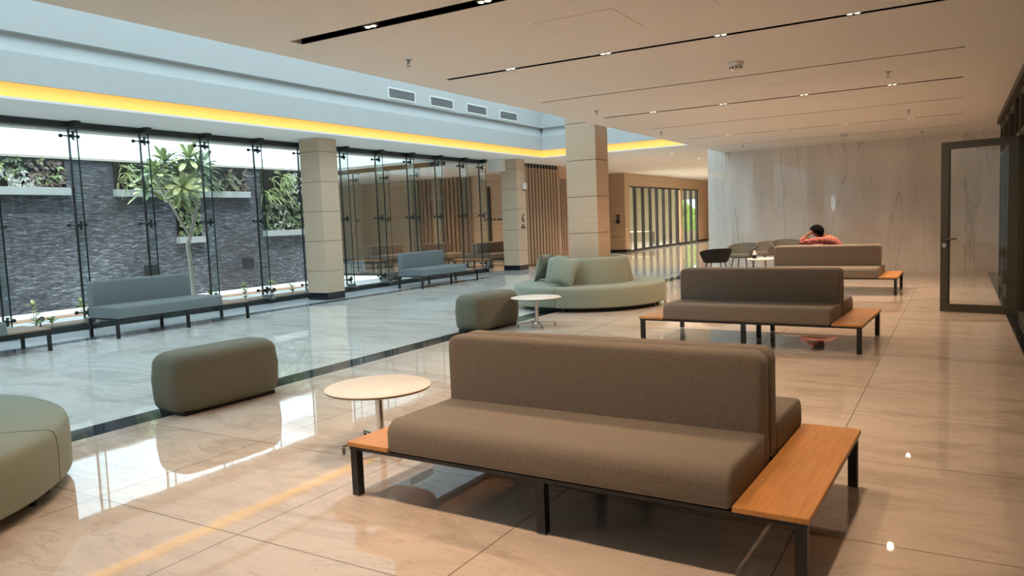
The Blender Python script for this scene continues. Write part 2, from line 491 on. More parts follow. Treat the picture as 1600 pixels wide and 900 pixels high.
def tag(o, label, cat, group=None, kind=None):
    o['label'] = label; o['category'] = cat
    if group: o['group'] = group
    if kind: o['kind'] = kind
    return o


def struct(name, b, mats, label=None, parent=None, smooth=False):
    o = obj(name, b, mats, parent, smooth=smooth)
    if parent is None:
        o['kind'] = 'structure'
        if label: o['label'] = label
    return o


def dup(root, loc, rz, label=None, group=None):
    r = root.copy(); COL.objects.link(r); r.location = loc; r.rotation_euler = (0, 0, rz)
    if label: r['label'] = label
    if group: r['group'] = group
    for ch in list(root.children):
        c = ch.copy(); COL.objects.link(c); c.parent = r
        for g in list(ch.children):
            d = g.copy(); COL.objects.link(d); d.parent = c
    return r


# ------------------------------------------------------------------ room dimensions
ZC = 3.24            # main ceiling
ZG = 3.67            # ceiling over the glass side and beyond the atrium
XS = -5.45           # edge of main ceiling (atrium side)
YW = 20.5            # marble wall
XG = -13.5           # courtyard glass
XR = 0.76            # right glazing plane
YB = -7.0            # back of the room
YF = 46.0            # end of far corridor
XWW = -17.5          # slate wall
YA = 22.15           # atrium far edge
ZT = 7.4             # skylight

# ---- floor
b = B()
b.box(-6.05, XR + 3.0, YB, YW + 0.2, -0.3, 0)
struct('floor', b, M['floor'], 'polished warm marble floor of the lounge with tile joints')
b = B()
b.box(XG + 1.62, -6.40, YB, YF, -0.3, 0)
b.box(-6.05, -5.5, YW + 0.2, YF, -0.3, 0)
b.box(-26, XG + 1.62, 19.02, YF, -0.3, 0)
o = struct('floor', b, M['atrium_floor'], 'polished grey marble floor of the atrium')
b = B(); b.box(-6.40, -6.05, YB, YF, -0.3, 0)
struct('trim_1', b, M['granite'], 'black granite strip inlaid in the floor between lounge and atrium')
b = B(); b.box(-12.22, -11.88, YB, 19.02, -0.3, 0)
struct('trim_2', b, M['grey_granite'], 'narrow grey granite strip in the floor along the courtyard glazing')
b = B(); b.box(XG + 0.1, -12.22, YB, 19.02, -0.3, 0)
struct('trim_3', b, M['white_stone'], 'pale marble border beside the courtyard kerb')
b = B(); b.box(0.615, XR + 0.02, YB, YW, 0, 0.004)
struct('trim_4', b, M['granite'], 'black granite strip along the right glazing')

# ---- main ceiling with open slots
SLOTS = [(-4.15, .045, 0), (-1.7, .03, 1), (0.45, .015, 0), (2.66, .03, 1), (4.87, .07, 1), (7.14, .03, 1), (9.38, .012, 0), (11.55, .03, 1), (13.72, .012, 0), (16.1, .03, 1), (18.4, .012, 0)]
SX0, SX1 = -5.0, 0.05
b = B()
y = YB
for (sy, sh, _) in SLOTS:
    b.box(XS, 3.6, y, sy - sh, ZC, ZC + 0.25)
    b.box(XS, SX0, sy - sh, sy + sh, ZC, ZC + 0.25)
    b.box(SX1, 3.6, sy - sh, sy + sh, ZC, ZC + 0.25)
    y = sy + sh
b.box(XS, 3.6, y, YW + 0.2, ZC, ZC + 0.25)
struct('ceiling', b, M['ceiling'], 'warm white flat ceiling of the lounge with dark light slots')

# ---- slot fixtures and downlights
LX = [-4.16, -3.05, -1.90, -0.775]
slot_labels = {
    4.87: 'wide dark ceiling slot nearest the camera with bright downlights',
    7.14: 'second dark lighting slot from the camera across the main ceiling',
    11.55: 'dark lighting slot on the ceiling just before the tan sofa column',
    16.1: 'farthest lit ceiling slot, nearest the grey marble wall',
    9.38: 'hairline dark ceiling slot without lamps between two lit slots, nearest of the thin ones',
    13.72: 'hairline dark ceiling slot without lamps, middle one of three',
    18.4: 'hairline ceiling slot without lamps next to the marble wall',
    -4.15: 'ceiling slot behind the camera without lamps', -1.7: 'lit ceiling slot behind the camera',
    0.45: 'thin ceiling slot above the camera', 2.66: 'lit ceiling slot just above the camera view'}
for (sy, sh, lit) in SLOTS:
    t = thing('ceiling_light_slot', slot_labels[sy], 'light fixture', (0, sy, ZC), 0, 'linear slots in the lounge ceiling')
    b = B()
    b.box(SX0, SX1, -sh, sh, 0.10, 0.14)
    b.box(SX0 - 0.0, SX1, -sh - 0.008, -sh, 0.0, 0.14); b.box(SX0, SX1, sh, sh + 0.008, 0.0, 0.14)
    obj('slot_channel', b, M['slot'], t, smooth=False)
    if sh > 0.05:
        b = B(); b.box(SX0, SX1, -0.012, 0.012, 0.03, 0.09); obj('divider', b, M['grey_plastic'], t, smooth=False)
    if lit:
        for lx in LX:
            oy = sh * 0.3 if sh > 0.05 else 0
            b = B(); b.box(lx - 0.065, lx + 0.065, oy - 0.026, oy + 0.026, 0.008, 0.09, 0.004, 1)
            d = obj('downlight', b, M['grey_plastic'], t)
            b = B(); b.lathe([(0.0, 0.0), (0.022, 0.0), (0.024, 0.006), (0.0, 0.006)], 0, 0, 16)
            for k in (-0.03, 0.03):
                lens = obj('lens', B().lathe([(0.0, 0.004), (0.021, 0.004), (0.022, 0.0075), (0.0, 0.0075)], lx + k, oy, 14), M['lamp_glow'], d)
            b.bm.free()
            L = bpy.data.lights.new('downlight_beam', 'SPOT'); L.energy = SPOT_W * {11.55: 1.25, 16.1: 1.95}.get(sy, 1.15); L.color = WARM
            L.spot_size = math.radians(150 if sy > 11 else 88); L.spot_blend = 1.0; L.shadow_soft_size = 0.035
            lo = bpy.data.objects.new('downlight_beam', L); COL.objects.link(lo); lo.parent = t; lo.location = (lx, oy, -0.02)

# ---- right glazing wall, header, marble wall, back wall
b = B(); b.box(0.66, 0.80, YB, 17.95, ZC - 0.10, ZC)
struct('trim_5', b, M['dark_frame'], 'dark header along the top of the right glazing')
b = B(); b.box(-5.86, 4.2, YW, YW + 0.25, 0, ZG + 0.3)
struct('wall_far', b, M['marble_wall'], 'polished grey veined marble wall at the far end of the lounge')
b = B(); b.box(3.6, 3.8, YB, YW, 0, ZC + 0.25)
struct('wall_right', b, M['ceiling'], 'plain wall behind the right glazing')
b = B(); b.box(XR, 3.6, YB, YW, -0.02, 0.0)


def glazing(n, y0, y1):
    w_ = bpy.data.objects.new('window_%d' % n, None); COL.objects.link(w_); w_['kind'] = 'structure'
    w_['label'] = 'dark framed floor to ceiling glazing bay on the right'
    b = B()
    b.box(XR - 0.03, XR + 0.09, y0 - 0.035, y0 + 0.035, 0, ZC - 0.1)
    b.box(XR - 0.03, XR + 0.09, y0 + 0.2, y0 + 0.25, 0, ZC - 0.1)
    b.box(XR - 0.02, XR + 0.07, y0, y1, 0.0, 0.09); b.box(XR - 0.02, XR + 0.07, y0, y1, 2.52, 2.60)
    b.box(XR - 0.02, XR + 0.07, y0, y1, ZC - 0.18, ZC - 0.1)
    obj('frame', b, M['dark_frame'], w_, smooth=False)
    b = B(); b.box(XR + 0.02, XR + 0.03, y0 + 0.035, y1 - 0.035, 0.09, ZC - 0.18)
    obj('pane', b, M['glass'], w_, smooth=False)


n = 1
for y0, y1 in [(-7, -5.0), (-5.0, -3.0), (-3.0, -1.0), (-1.0, 1.0), (1.0, 3.0), (3.0, 5.0), (5, 7), (7, 9), (9, 10.9), (10.9, 12.72), (13.72, 15.2), (15.2, 16.8), (16.8, 18.2)]:
    glazing(n, y0, y1); n += 1
b = B(); b.box(XR - 0.03, XR + 0.09, 18.17, 18.24, 0, ZC)
b.box(XR - 0.02, XR + 0.07, 12.62, 13.74, 2.52, 2.60); b.box(XR - 0.03, XR + 0.09, 12.62, 12.72, 0, ZC - 0.1)
b.box(XR - 0.03, XR + 0.09, 13.66, 13.74, 0, ZC - 0.1)
struct('trim_6', b, M['dark_frame'], 'dark door posts and end mullion of the right glazing')
b = B()
b.box(-6.0, 3.8, YB - 0.2, YB, 0, ZC + 0.3)
struct('wall_back', b, M['ceiling'], 'wall behind the camera')
b = B()
OP = [(-10.5, -10.2), (-6.45, -6.2)]
xs = [-26] + [v for o_ in OP for v in o_] + [-6.0]
for k in range(0, len(xs), 2): b.box(xs[k], xs[k + 1], YB - 0.2, YB, 0, 7.6)
for x0, x1 in OP: b.box(x0, x1, YB - 0.2, YB, 0, 1.6); b.box(x0, x1, YB - 0.2, YB, 2.4, 7.6)
struct('wall_back', b, M['white'], 'atrium wall behind the camera')
for x0, x1 in OP:
    b = B(); b.box(x0, x1, YB - 0.1, YB - 0.09, 1.6, 2.4)
    struct('window_%d' % n, b, M['glass'], 'narrow window behind the camera'); n += 1
b = B(); poly = []
for i in range(60):
    poly.append((-10.05 + i * 0.03, YB + 0.10 + 0.035 * math.sin(i * 1.35)))
poly += [(x, yy + 0.012) for x, yy in reversed(poly)]
b.prism(poly, 'z', 0.03, 3.3)
tag(obj('curtain', b, M['curtain'], smooth=False), 'pleated sheer curtain at the window behind the camera', 'curtain')

# ---- atrium upper structure
XL = -11.80     # lip
b = B()
b.box(-13.9, XL, YB, 18.15, ZG, ZG + 0.035)                     # ceiling over the glass side with lip
b.box(-12.9, XL, 18.15, YA, ZG, ZG + 0.035)
b.box(-26, XL, YA, YF, ZG, ZG + 0.035); b.box(XL, -5.5, YA, YF, ZG, ZG + 0.035)
b.box(XS, 3.9, YW + 0.25, YA + 3, ZG, ZG + 0.035)
b.box(-13.9, -12.0, YB, 18.15, ZG + 0.035, ZG + 0.5)             # roof edge above
b.box(-26, -12.3, YA, YF, ZG + 0.035, ZG + 0.5)
struct('ceiling', b, M['white'], 'white ceiling over the glazed side and the far corridor')
b = B(); b.box(-26, -13.9, 18.15, YA + 0.0, 3.55, 4.1); b.box(-13.9, -12.9, 18.15, YA, ZG + 0.001, 4.1)
struct('ceiling', b, M['white'], 'lower white corridor ceiling with deep eave beyond the courtyard')
b = B(); b.box(-13.9, -13.62, YB, 18.15, 3.545, ZG)
struct('trim_12', b, M['white'], 'outer eave edge above the courtyard glazing')
b = B(); b.box(-13.28, -12.9, 21.1, YA - 0.01, 3.30, ZG)
struct('trim_11', b, M['white'], 'white bulkhead between the last glass fin and the far column')
# perimeter profile of the fascia (offset d outwards from lip, z)
FP = [(0.05, 3.93), (0.05, 4.37), (0.16, 4.62), (0.16, 4.66), (0.05, 4.66), (0.05, ZT), (0.45, ZT), (0.45, 3.93)]
b = B()
# west run (outwards = -x)
b.prism([(XL - d, z) for d, z in FP], 'y', YB, YA + 0.5)
# north run (outwards = +y)
b.prism([(YA + d, z) for d, z in FP], 'x', XL - 0.05, XS)
# east upper wall above the main ceiling and south
b.box(XS, XS + 0.3, YB, YA + 0.5, ZC + 0.25, ZT)
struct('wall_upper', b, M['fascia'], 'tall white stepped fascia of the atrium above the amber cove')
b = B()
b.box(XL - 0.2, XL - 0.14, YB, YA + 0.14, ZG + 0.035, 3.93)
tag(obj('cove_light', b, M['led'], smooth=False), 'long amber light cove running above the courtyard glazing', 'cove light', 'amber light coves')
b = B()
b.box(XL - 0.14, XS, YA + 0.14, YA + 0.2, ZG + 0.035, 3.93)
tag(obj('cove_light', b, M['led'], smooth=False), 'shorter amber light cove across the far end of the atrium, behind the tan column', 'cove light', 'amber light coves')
b = B(); b.box(XL - 0.5, XS + 0.3, YB, YA + 0.5, ZT, ZT + 0.04)
struct('window_%d' % n, b, M['opal'], 'opal skylight over the atrium'); n += 1
# roof above everything else
b = B()
b.box(XS + 0.3, 3.9, YB - 0.2, YF, ZT - 0.4, ZT - 0.2)
b.box(-26, XL - 0.4, YA + 0.4, YF, ZT - 0.4, ZT - 0.2); b.box(XL - 0.4, XS + 0.3, YA + 0.5, YF, ZT - 0.4, ZT - 0.2)
struct('roof', b, M['white'], 'roof slab')

# ---- air vents in the upper fascia
for i, (yc, lb) in enumerate(((14.95, 'white framed louvred air vent high in the atrium fascia, leftmost of four'), (16.63, 'louvred air vent high in the atrium fascia, second from the left'),
                              (18.33, 'louvred air vent high in the atrium fascia, second from the right'), (20.1, 'louvred air vent high in the atrium fascia, rightmost, near the corner'))):
    t = thing('air_vent', lb, 'air vent', (XL - 0.05, yc, 4.84), 0, 'vents in the atrium fascia')
    b = B(); hw, hh = 0.53, 0.135
    b.box(0, 0.02, -hw, hw, hh - 0.03, hh); b.box(0, 0.02, -hw, hw, -hh, -hh + 0.03)
    b.box(0, 0.02, -hw, -hw + 0.03, -hh + 0.03, hh - 0.03); b.box(0, 0.02, hw - 0.03, hw, -hh + 0.03, hh - 0.03)
    obj('frame', b, M['white'], t, smooth=False)
    b = B()
    for k in range(10):
        z = -hh + 0.04 + k * 0.0215
        b.box(0.002, 0.014, -hw + 0.03, hw - 0.03, z, z + 0.013)
    b.box(0.0, 0.003, -hw + 0.03, hw - 0.03, -hh + 0.03, hh - 0.03)
    obj('louvre', b, M['grille'], t, smooth=False)

# ---- columns
JZ = [0.66, 1.345, 2.02, 2.69, 3.37]


def column(x0, x1, y0, y1, top, label, joints=JZ):
    t = thing('column', label, 'column', ((x0 + x1) / 2, (y0 + y1) / 2, 0))
    t['kind'] = 'structure'
    hx, hy = (x1 - x0) / 2, (y1 - y0) / 2
    b = B()
    zs = [0.16] + joints + [top]
    for a, c in zip(zs, zs[1:]):
        b.box(-hx, hx, -hy, hy, a + 0.005, c - 0.005)
    obj('veneer_panels', b, M['wood_panel'], t, smooth=False)
    b = B(); b.box(-hx + 0.012, hx - 0.012, -hy + 0.012, hy - 0.012, 0, top - 0.01)
    obj('core', b, M['dark_reveal'], t, smooth=False)
    b = B(); b.box(-hx - 0.002, hx + 0.002, -hy - 0.002, hy + 0.002, 0, 0.155)
    obj('plinth', b, M['granite'], t, smooth=False)
    return t


column(-12.95, -12.345, 12.51, 13.075, ZG, 'square beige veneer column with black plinth standing in front of the courtyard glazing')
column(-6.305, -5.70, 12.75, 13.31, ZT - 0.02, 'tall beige veneer column rising out of the round sage sofa', JZ + [4.04, 4.71, 5.38, 6.05, 6.72])
column(-6.305, -5.70, 0.92, 1.48, ZT - 0.02, 'beige veneer column inside the round sofa at the lower left', JZ + [4.04, 4.71, 5.38, 6.05, 6.72])
c3 = column(-13.09, -12.48, 21.55, 22.12, ZG, 'beige veneer column with a black pictogram sign beside the slatted screen')

# sign and wall unit on the far column
t = thing('restroom_sign', 'small black pictogram sign with two lines on the far column', 'sign', (-12.478, 21.86, 1.68))
b = B()
b.prism([(0.03, 0.12), (0.065, 0.14), (0.075, 0.175), (0.06, 0.20), (0.035, 0.185), (0.02, 0.15)], 'x', 0, 0.008)
b.prism([(-0.03, 0.14), (0.0, 0.12), (0.015, 0.03), (0.055, -0.03), (0.08, -0.09), (0.055, -0.10), (0.03, -0.06), (0.0, -0.055), (-0.065, -0.05), (-0.06, 0.03)], 'x', 0, 0.008)
obj('pictogram', b, M['sign_black'], t, smooth=False)
b = B()
xx = -0.10
for k in range(6):
    wv = [0.03, 0.02, 0.035, 0.025, 0.03, 0.022][k]
    b.box(0, 0.006, xx, xx + wv, -0.205 + (0.01 if k % 2 else 0), -0.17 + (0.008 if k == 3 else 0)); xx += wv + 0.005
obj('upper_line', b, M['sign_black'], t, smooth=False)
b = B()
xx = -0.13
for k in range(8):
    b.box(0, 0.006, xx, xx + 0.03, -0.29, -0.235 + (0.006 if k % 3 == 0 else 0)); xx += 0.0335
obj('lower_line', b, M['sign_black'], t, smooth=False)
t = thing('wall_dispenser', 'small white plastic box mounted high on the far column beside the slats', 'wall unit', (-12.478, 21.98, 2.80))
obj('cover', B().box(0, 0.07, -0.10, 0.10, -0.12, 0.10, 0.015), M['plastic'], t)
obj('lower_panel', B().box(0.0, 0.055, -0.08, 0.08, -0.15, -0.122, 0.006), M['grey_plastic'], t)

# ---- slatted timber screen beside the far column
t = thing('slatted_screen', 'tall brown vertical timber slat screen right of the far column', 'screen', (-13.2, 23.25, 0))
for k in range(11):
    y = 0.05 + k * 0.235
    obj('slat', B().box(0, 0.09, y, y + 0.12, 0.09, 3.52), M['wood_slat'], t, smooth=False)
obj('backing_panel', B().box(-0.14, -0.08, 0, 2.62, 0.0, 3.5), M['wood_slat'], t, smooth=False)
for k in range(11):
    y = 0.05 + k * 0.235
    obj('top_bracket', B().box(0, 0.07, y + 0.02, y + 0.10, 3.52, ZG - 0.002), M['black_metal'], t, smooth=False)
b = B(); b.box(-14.2, -13.2, 26.62, 26.8, 0, ZG); b.box(-13.25, -13.2, 26.0, 26.62, 3.2, ZG)
struct('wall_end', b, M['wood_wall'], 'narrow wood panelled return after the slatted screen')
t = thing('lit_slat_panel', 'narrow bright slatted opening between slat screen and tan column', 'screen', (-13.2, 26.05, 0))
for k in range(3):
    obj('slat', B().box(0, 0.06, 0.02 + k * 0.2, 0.09 + k * 0.2, 0.05, 3.2), M['wood_slat'], t, smooth=False)
obj('backing_panel', B().box(-0.10, -0.06, 0, 0.57, 0.0, 3.2), M['table_white'], t, smooth=False)

# ---- far corridor: wood walls
def wood_wall(name, faces, label):
    """faces: list of (axis, const, a0, a1, thickness)"""
    b = B()
    for ax, c, a0, a1, th in faces:
        zs = [0.12] + JZ + [ZG]
        for z0, z1 in zip(zs, zs[1:]):
            if ax == 'y': b.box(a0, a1, c, c + th, z0 + 0.004, z1 - 0.004)
            else: b.box(c - th, c, a0, a1, z0 + 0.004, z1 - 0.004)
    return struct(name, b, M['wood_wall'], label)


wood_wall('wall_corridor', [('y', 27.5, -26, -13.9, 0.15)], 'brown wood panelled wall behind the corridor benches')
b = B(); b.box(-26, -13.9, 27.52, 27.64, 0, ZG)
struct('wall_corridor', b, M['dark_reveal'], 'dark core of the corridor wall')
t = thing('slatted_screen', 'vertical timber slats on the corridor wall seen through the courtyard glazing', 'screen', (-21.4, 27.44, 0))
for k in range(5):
    obj('slat', B().box(k * 0.22, k * 0.22 + 0.11, -0.08, 0.0, 0.08, ZG - 0.02), M['table_edge'], t, smooth=False)
t = thing('slatted_screen', 'second group of vertical timber slats on the corridor wall, right of the glass fins', 'screen', (-19.9, 27.44, 0))
for k in range(8):
    obj('slat', B().box(k * 0.22, k * 0.22 + 0.11, -0.08, 0.0, 0.08, ZG - 0.02), M['table_edge'], t, smooth=False)
for px, lb in ((-17.32, 'black vertical door post on the corridor wall left of the raised lettering'), (-16.45, 'black vertical door post on the corridor wall next to the far column')):
    tag(obj('door_post', B().box(px - 0.05, px + 0.05, 27.40, 27.48, 0, 3.15), M['black_metal'], smooth=False), lb, 'post')
# raised lettering
t = thing('wall_lettering', 'row of small black raised letters on the corridor wall', 'sign', (-17.62, 27.49, 1.72))
random.seed(5)
xx = 0.0
for k in range(13):
    wv = random.uniform(0.035, 0.085)
    if k in (4, 8): xx += 0.05
    b = B(); b.box(xx, xx + wv, -0.012, 0, 0.0, 0.04)
    if k % 2 == 0: b.box(xx + wv * 0.3, xx + wv * 0.3 + 0.02, -0.012, 0, 0.0, random.uniform(0.08, 0.14))
    if k % 3 == 1: b.box(xx + wv * 0.4, xx + wv * 0.4 + 0.02, -0.012, 0, 0.07, 0.09)
    obj('letter', b, M['sign_black'], t, smooth=False); xx += wv + 0.004

wood_wall('wall_block', [('y', 32.65, -17, -13.2, 0.2)], 'tan wood panelled wall face beyond the tan column')
b = B()
WZ = 3.08
for z0, z1 in zip([WZ] + [3.37], [3.37, ZG]): b.box(-13.4, -13.2, 32.85, YF, z0 + 0.004, z1 - 0.004)
for y0, y1 in ((32.85, 33.21), (40.80, 41.14), (44.17, YF)):
    zs = [0.12] + JZ[:4] + [WZ]
    for z0, z1 in zip(zs, zs[1:]): b.box(-13.4, -13.2, y0, y1, z0 + 0.004, z1 - 0.004)
struct('wall_block', b, M['wood_wall'], 'tan wood panelled corridor wall around the tall interior windows')
b = B(); b.box(-13.38, -13.19, 32.6, 33.21, 0, 0.12); b.box(-13.38, -13.19, 40.80, 41.14, 0, 0.12); b.box(-13.38, -13.19, 44.17, YF, 0, 0.12)
b.box(-17, -13.19, 32.64, 32.8, 0, 0.12)
struct('baseboard_block', b, M['granite'], 'black granite skirting of the wood panelled corridor wall')
for lb, y0, y1, ms in (('tall glazed interior window with black mullions, the wide one in the wood corridor wall', 33.21, 40.80, [34.06, 35.13, 36.14, 37.12, 38.14, 39.2, 40.35]),
                       ('tall glazed interior window with black mullions, the narrow one nearest the marble wall', 41.14, 44.17, [41.83, 42.89, 44.0])):
    w_ = bpy.data.objects.new('window_%d' % n, None); COL.objects.link(w_); w_['kind'] = 'structure'; w_['label'] = lb; n += 1
    b = B()
    for k, my in enumerate(ms):
        wd = 0.05 if k < len(ms) - 1 else 0.10
        b.box(-13.34, -13.21, my - wd, my + wd, 0.10, WZ)
    b.box(-13.36, -13.21, y0, y1, 0.0, 0.10); b.box(-13.36, -13.21, y0, y1, WZ - 0.06, WZ)
    obj('frame', b, M['black_metal'], w_, smooth=False)
    b = B(); b.box(-13.30, -13.29, y0, y1, 0.1, WZ - 0.06); obj('pane', b, M['glass'], w_, smooth=False)
# room behind those windows
b = B()
b.box(-20.2, -20.0, 32.8, YF + 6.2, 0, ZG)
b.box(-20, -13.4, 32.85, 32.95, 0, ZG); b.box(-20, -17.0, YF + 6, YF + 6.2, 0, ZG); b.box(-15.2, -13.4, YF + 6, YF + 6.2, 0, ZG); b.box(-17.0, -15.2, YF + 6, YF + 6.2, 0, 0.5); b.box(-17.0, -15.2, YF + 6, YF + 6.2, 2.7, ZG)
struct('wall_office', b, M['screed'], 'cream walls of the room behind the corridor windows')
b = B(); b.box(-20.0, -13.4, 45.9, YF + 6, 0, 0.001); b.box(-20.2, -13.3, 46, 52.2, ZG, ZG + 0.04); b.box(-20.2, -13.4, 46, 52, -0.3, 0)
struct('floor_office', b, M['atrium_floor'], 'floor and ceiling of the room behind the corridor windows')
b = B(); b.box(-13.4, -13.2, YF, 52.2, 0, ZG)
struct('wall_office', b, M['screed'], 'side wall of the room behind the corridor windows')
for k, yy in enumerate((35.2, 39.0, 43.0)):  # unseen panels added to brighten the side room
    t = thing('panel_light', 'square ceiling light panel in the room behind the corridor windows, %s' % ('near end', 'middle', 'far end')[k], 'light fixture', (-16.5, yy, ZG - 0.03), 0, 'panel lights in the side room')
    obj('diffuser', B().box(-0.9, 0.9, -0.5, 0.5, 0, 0.02), M['panel_glow'], t, smooth=False)
    b = B()
    b.box(-0.95, 0.95, -0.55, -0.5, -0.005, 0.03); b.box(-0.95, 0.95, 0.5, 0.55, -0.005, 0.03); b.box(-0.95, -0.9, -0.5, 0.5, -0.005, 0.03); b.box(0.9, 0.95, -0.5, 0.5, -0.005, 0.03)
    obj('frame', b, M['white'], t, smooth=False)
    L = bpy.data.lights.new('panel_light_glow', 'AREA'); L.energy = 420; L.color = (1, 0.94, 0.82); L.shape = 'RECTANGLE'; L.size = 1.8; L.size_y = 1.0
    lo = bpy.data.objects.new('panel_light_glow', L); COL.objects.link(lo); lo.parent = t; lo.location = (0, 0, -0.02)
# hedge outside the side room
random.seed(11)
b = B()
for k in range(60):
    b.blob((-18.6 + k * 0.08, 54.2 + random.uniform(-0.3, 0.3), random.uniform(0.4, 2.3)), random.uniform(0.35, 0.6), (1, 1, 1), 2)
tag(obj('hedge', b, M['hedge'], angle=60), 'bright green hedge outdoors seen through the narrow corridor window', 'hedge')
for k, yy in enumerate((36.5, 38.6, 42.3)):
    t = thing('office_desk', 'pale desk in the room behind the corridor windows, %s' % ('nearest', 'middle one', 'farthest')[k], 'desk', (-16.2, yy, 0), 0, 'desks in the side room')
    obj('desk_top', B().box(-0.8, 0.8, -0.4, 0.4, 0.73, 0.76, 0.005, 1), M['table_white'], t)
    for sx in (-0.75, 0.75):
        obj('side_panel', B().box(sx - 0.02, sx + 0.02, -0.38, 0.38, 0, 0.73), M['grey_plastic'], t, smooth=False)
b = B(); b.box(-13.2, -5.5, YF, YF + 0.2, 0, ZG)
struct('wall_end', b, M['wood_wall'], 'end wall of the far corridor')
b = B(); b.box(-5.7, -5.5, YW + 0.25, YF, 0, ZG)
struct('wall_corridor', b, M['wood_wall'], 'corridor wall behind the marble wall')
b = B(); b.box(-26.2, -26, YB, YF, 0, ZG + 0.4)
struct('wall_left', b, M['wood_wall'], 'outer wall left of the corridor')
t = thing('wall_switch', 'black upright switch plate on the wood wall right of the tan column', 'switch', (-13.55, 32.64, 1.55))
obj('plate', B().box(-0.08, 0.08, -0.03, 0, -0.2, 0.2, 0.01), M['black_metal'], t)
obj('reader_face', B().box(-0.05, 0.05, -0.035, -0.03, -0.05, 0.15), M['grey_plastic'], t, smooth=False)

# ---- downlights of the far corridor ceiling
k = 0
for yy in (24.5, 27.6, 31.0, 35.0, 39.0, 43.0):
    for xx in (-11.0, -8.2):
        t = thing('recessed_downlight', 'small recessed downlight in the far corridor ceiling', 'light fixture', (xx, yy, ZG), 0, 'corridor downlights')
        obj('trim_ring', B().lathe([(0.04, 0.0), (0.06, -0.006), (0.062, 0.0)], 0, 0, 16), M['plastic'], t)
        obj('lens', B().lathe([(0.0, -0.002), (0.04, -0.002), (0.04, 0.0)], 0, 0, 14), M['lamp_glow'], t)
        L = bpy.data.lights.new('corridor_beam', 'SPOT'); L.energy = 270; L.color = WARM; L.spot_size = math.radians(110); L.spot_blend = 0.7; L.shadow_soft_size = 0.05
        lo = bpy.data.objects.new('corridor_beam', L); COL.objects.link(lo); lo.parent = t; lo.location = (0, 0, -0.03)
for yy in (23.6, 25.6):
    for xx in (-15.0, -17.4, -19.8):
        t = thing('recessed_downlight', 'small recessed downlight above the benches beyond the courtyard', 'light fixture', (xx, yy, ZG), 0, 'downlights above the corridor benches')
        obj('trim_ring', B().lathe([(0.04, 0.0), (0.06, -0.006), (0.062, 0.0)], 0, 0, 16), M['plastic'], t)
        obj('lens', B().lathe([(0.0, -0.002), (0.04, -0.002), (0.04, 0.0)], 0, 0, 14), M['lamp_glow'], t)
        L = bpy.data.lights.new('corridor_beam', 'SPOT'); L.energy = 130; L.color = WARM; L.spot_size = math.radians(110); L.spot_blend = 0.7; L.shadow_soft_size = 0.05
        lo = bpy.data.objects.new('corridor_beam', L); COL.objects.link(lo); lo.parent = t; lo.location = (0, 0, -0.03)

# ------------------------------------------------------------------ benches
def arc(cx, cz, r, a0, a1, n=6):
    return [(cx + r * math.cos(math.radians(a0 + (a1 - a0) * i / n)), cz + r * math.sin(math.radians(a0 + (a1 - a0) * i / n))) for i in range(n + 1)]


def seat_profile(yf, yb, z0, z1, rt_, rb):
    """(y,z) profile, front at yf (smaller y), rounded top-front and bottom-front edges"""
    return arc(yf + rt_, z1 - rt_, rt_, 180, 90, 8) + [(yb, z1), (yb, z0)] + arc(yf + rb, z0 + rb, rb, 270, 180, 4)


def back_panel(hl, y0, y1, z0, z1):
    poly = [(-hl, z0), (hl, z0)] + arc(hl - 0.07, z1 - 0.07, 0.07, 0, 90, 7) + arc(-hl + 0.07, z1 - 0.07, 0.07, 90, 180, 7)
    return B().prism(poly, 'y', y0, y1, 0.035, 4)


def flip(b):
    for v in b.bm.verts: v.co.x, v.co.y = -v.co.x, -v.co.y
    return b


def double_bench(label, loc, rz, group='brown back to back benches'):
    t = thing('back_to_back_bench', label, 'bench', loc, rz, group)
    HL, HC, HD = 1.31, 0.985, 0.735
    b = B()
    for y in (-HD + 0.035, HD - 0.035): b.box(-HL + 0.01, HL - 0.01, y - 0.025, y + 0.025, 0.288, 0.309)
    for x in (-HL + 0.035, 0, HL - 0.035, -HC + 0.03, HC - 0.03): b.box(x - 0.025, x + 0.025, -HD + 0.06, HD - 0.06, 0.288, 0.309)
    b.box(-HC, HC, -HD + 0.08, HD - 0.08, 0.295, 0.312)
    obj('frame', b, M['black_metal'], t, smooth=False)
    for x in (-HL + 0.038, HL - 0.038):
        for y in (-HD + 0.038, HD - 0.038):
            l = obj('leg', B().box(x - 0.025, x + 0.025, y - 0.025, y + 0.025, 0.008, 0.292), M['black_metal'], t, smooth=False)
            obj('foot_cap', B().box(x - 0.022, x + 0.022, y - 0.022, y + 0.022, 0.0, 0.01), M['steel'], l, smooth=False)
    for y in (-HD + 0.06, 0, HD - 0.06):
        l = obj('leg', B().box(-0.025, 0.025, y - 0.025, y + 0.025, 0.008, 0.292), M['black_metal'], t, smooth=False)
        obj('foot_cap', B().box(-0.022, 0.022, y - 0.022, y + 0.022, 0.0, 0.01), M['steel'], l, smooth=False)
    for x0, x1 in ((-HL, -HC - 0.004), (HC + 0.004, HL)):
        o = obj('side_table_top', B().box(x0, x1, -HD, HD, 0.309, 0.335, 0.003, 1), M['wood_orange'], t)
        o['label'] = 'orange oak side table top'
    prof = seat_profile(-HD - 0.01, -0.12, 0.312, 0.50, 0.085, 0.035)
    obj('seat', B().prism(prof, 'x', -HC, HC, 0.022, 3), M['tweed'], t)
    obj('seat', flip(B().prism(prof, 'x', -HC, HC, 0.022, 3)), M['tweed'], t)
    obj('backrest', back_panel(HC - 0.005, -0.148, -0.004, 0.33, 0.905), M['tweed'], t)
    obj('backrest', back_panel(HC - 0.005, 0.004, 0.148, 0.33, 0.905), M['tweed'], t)
    return t


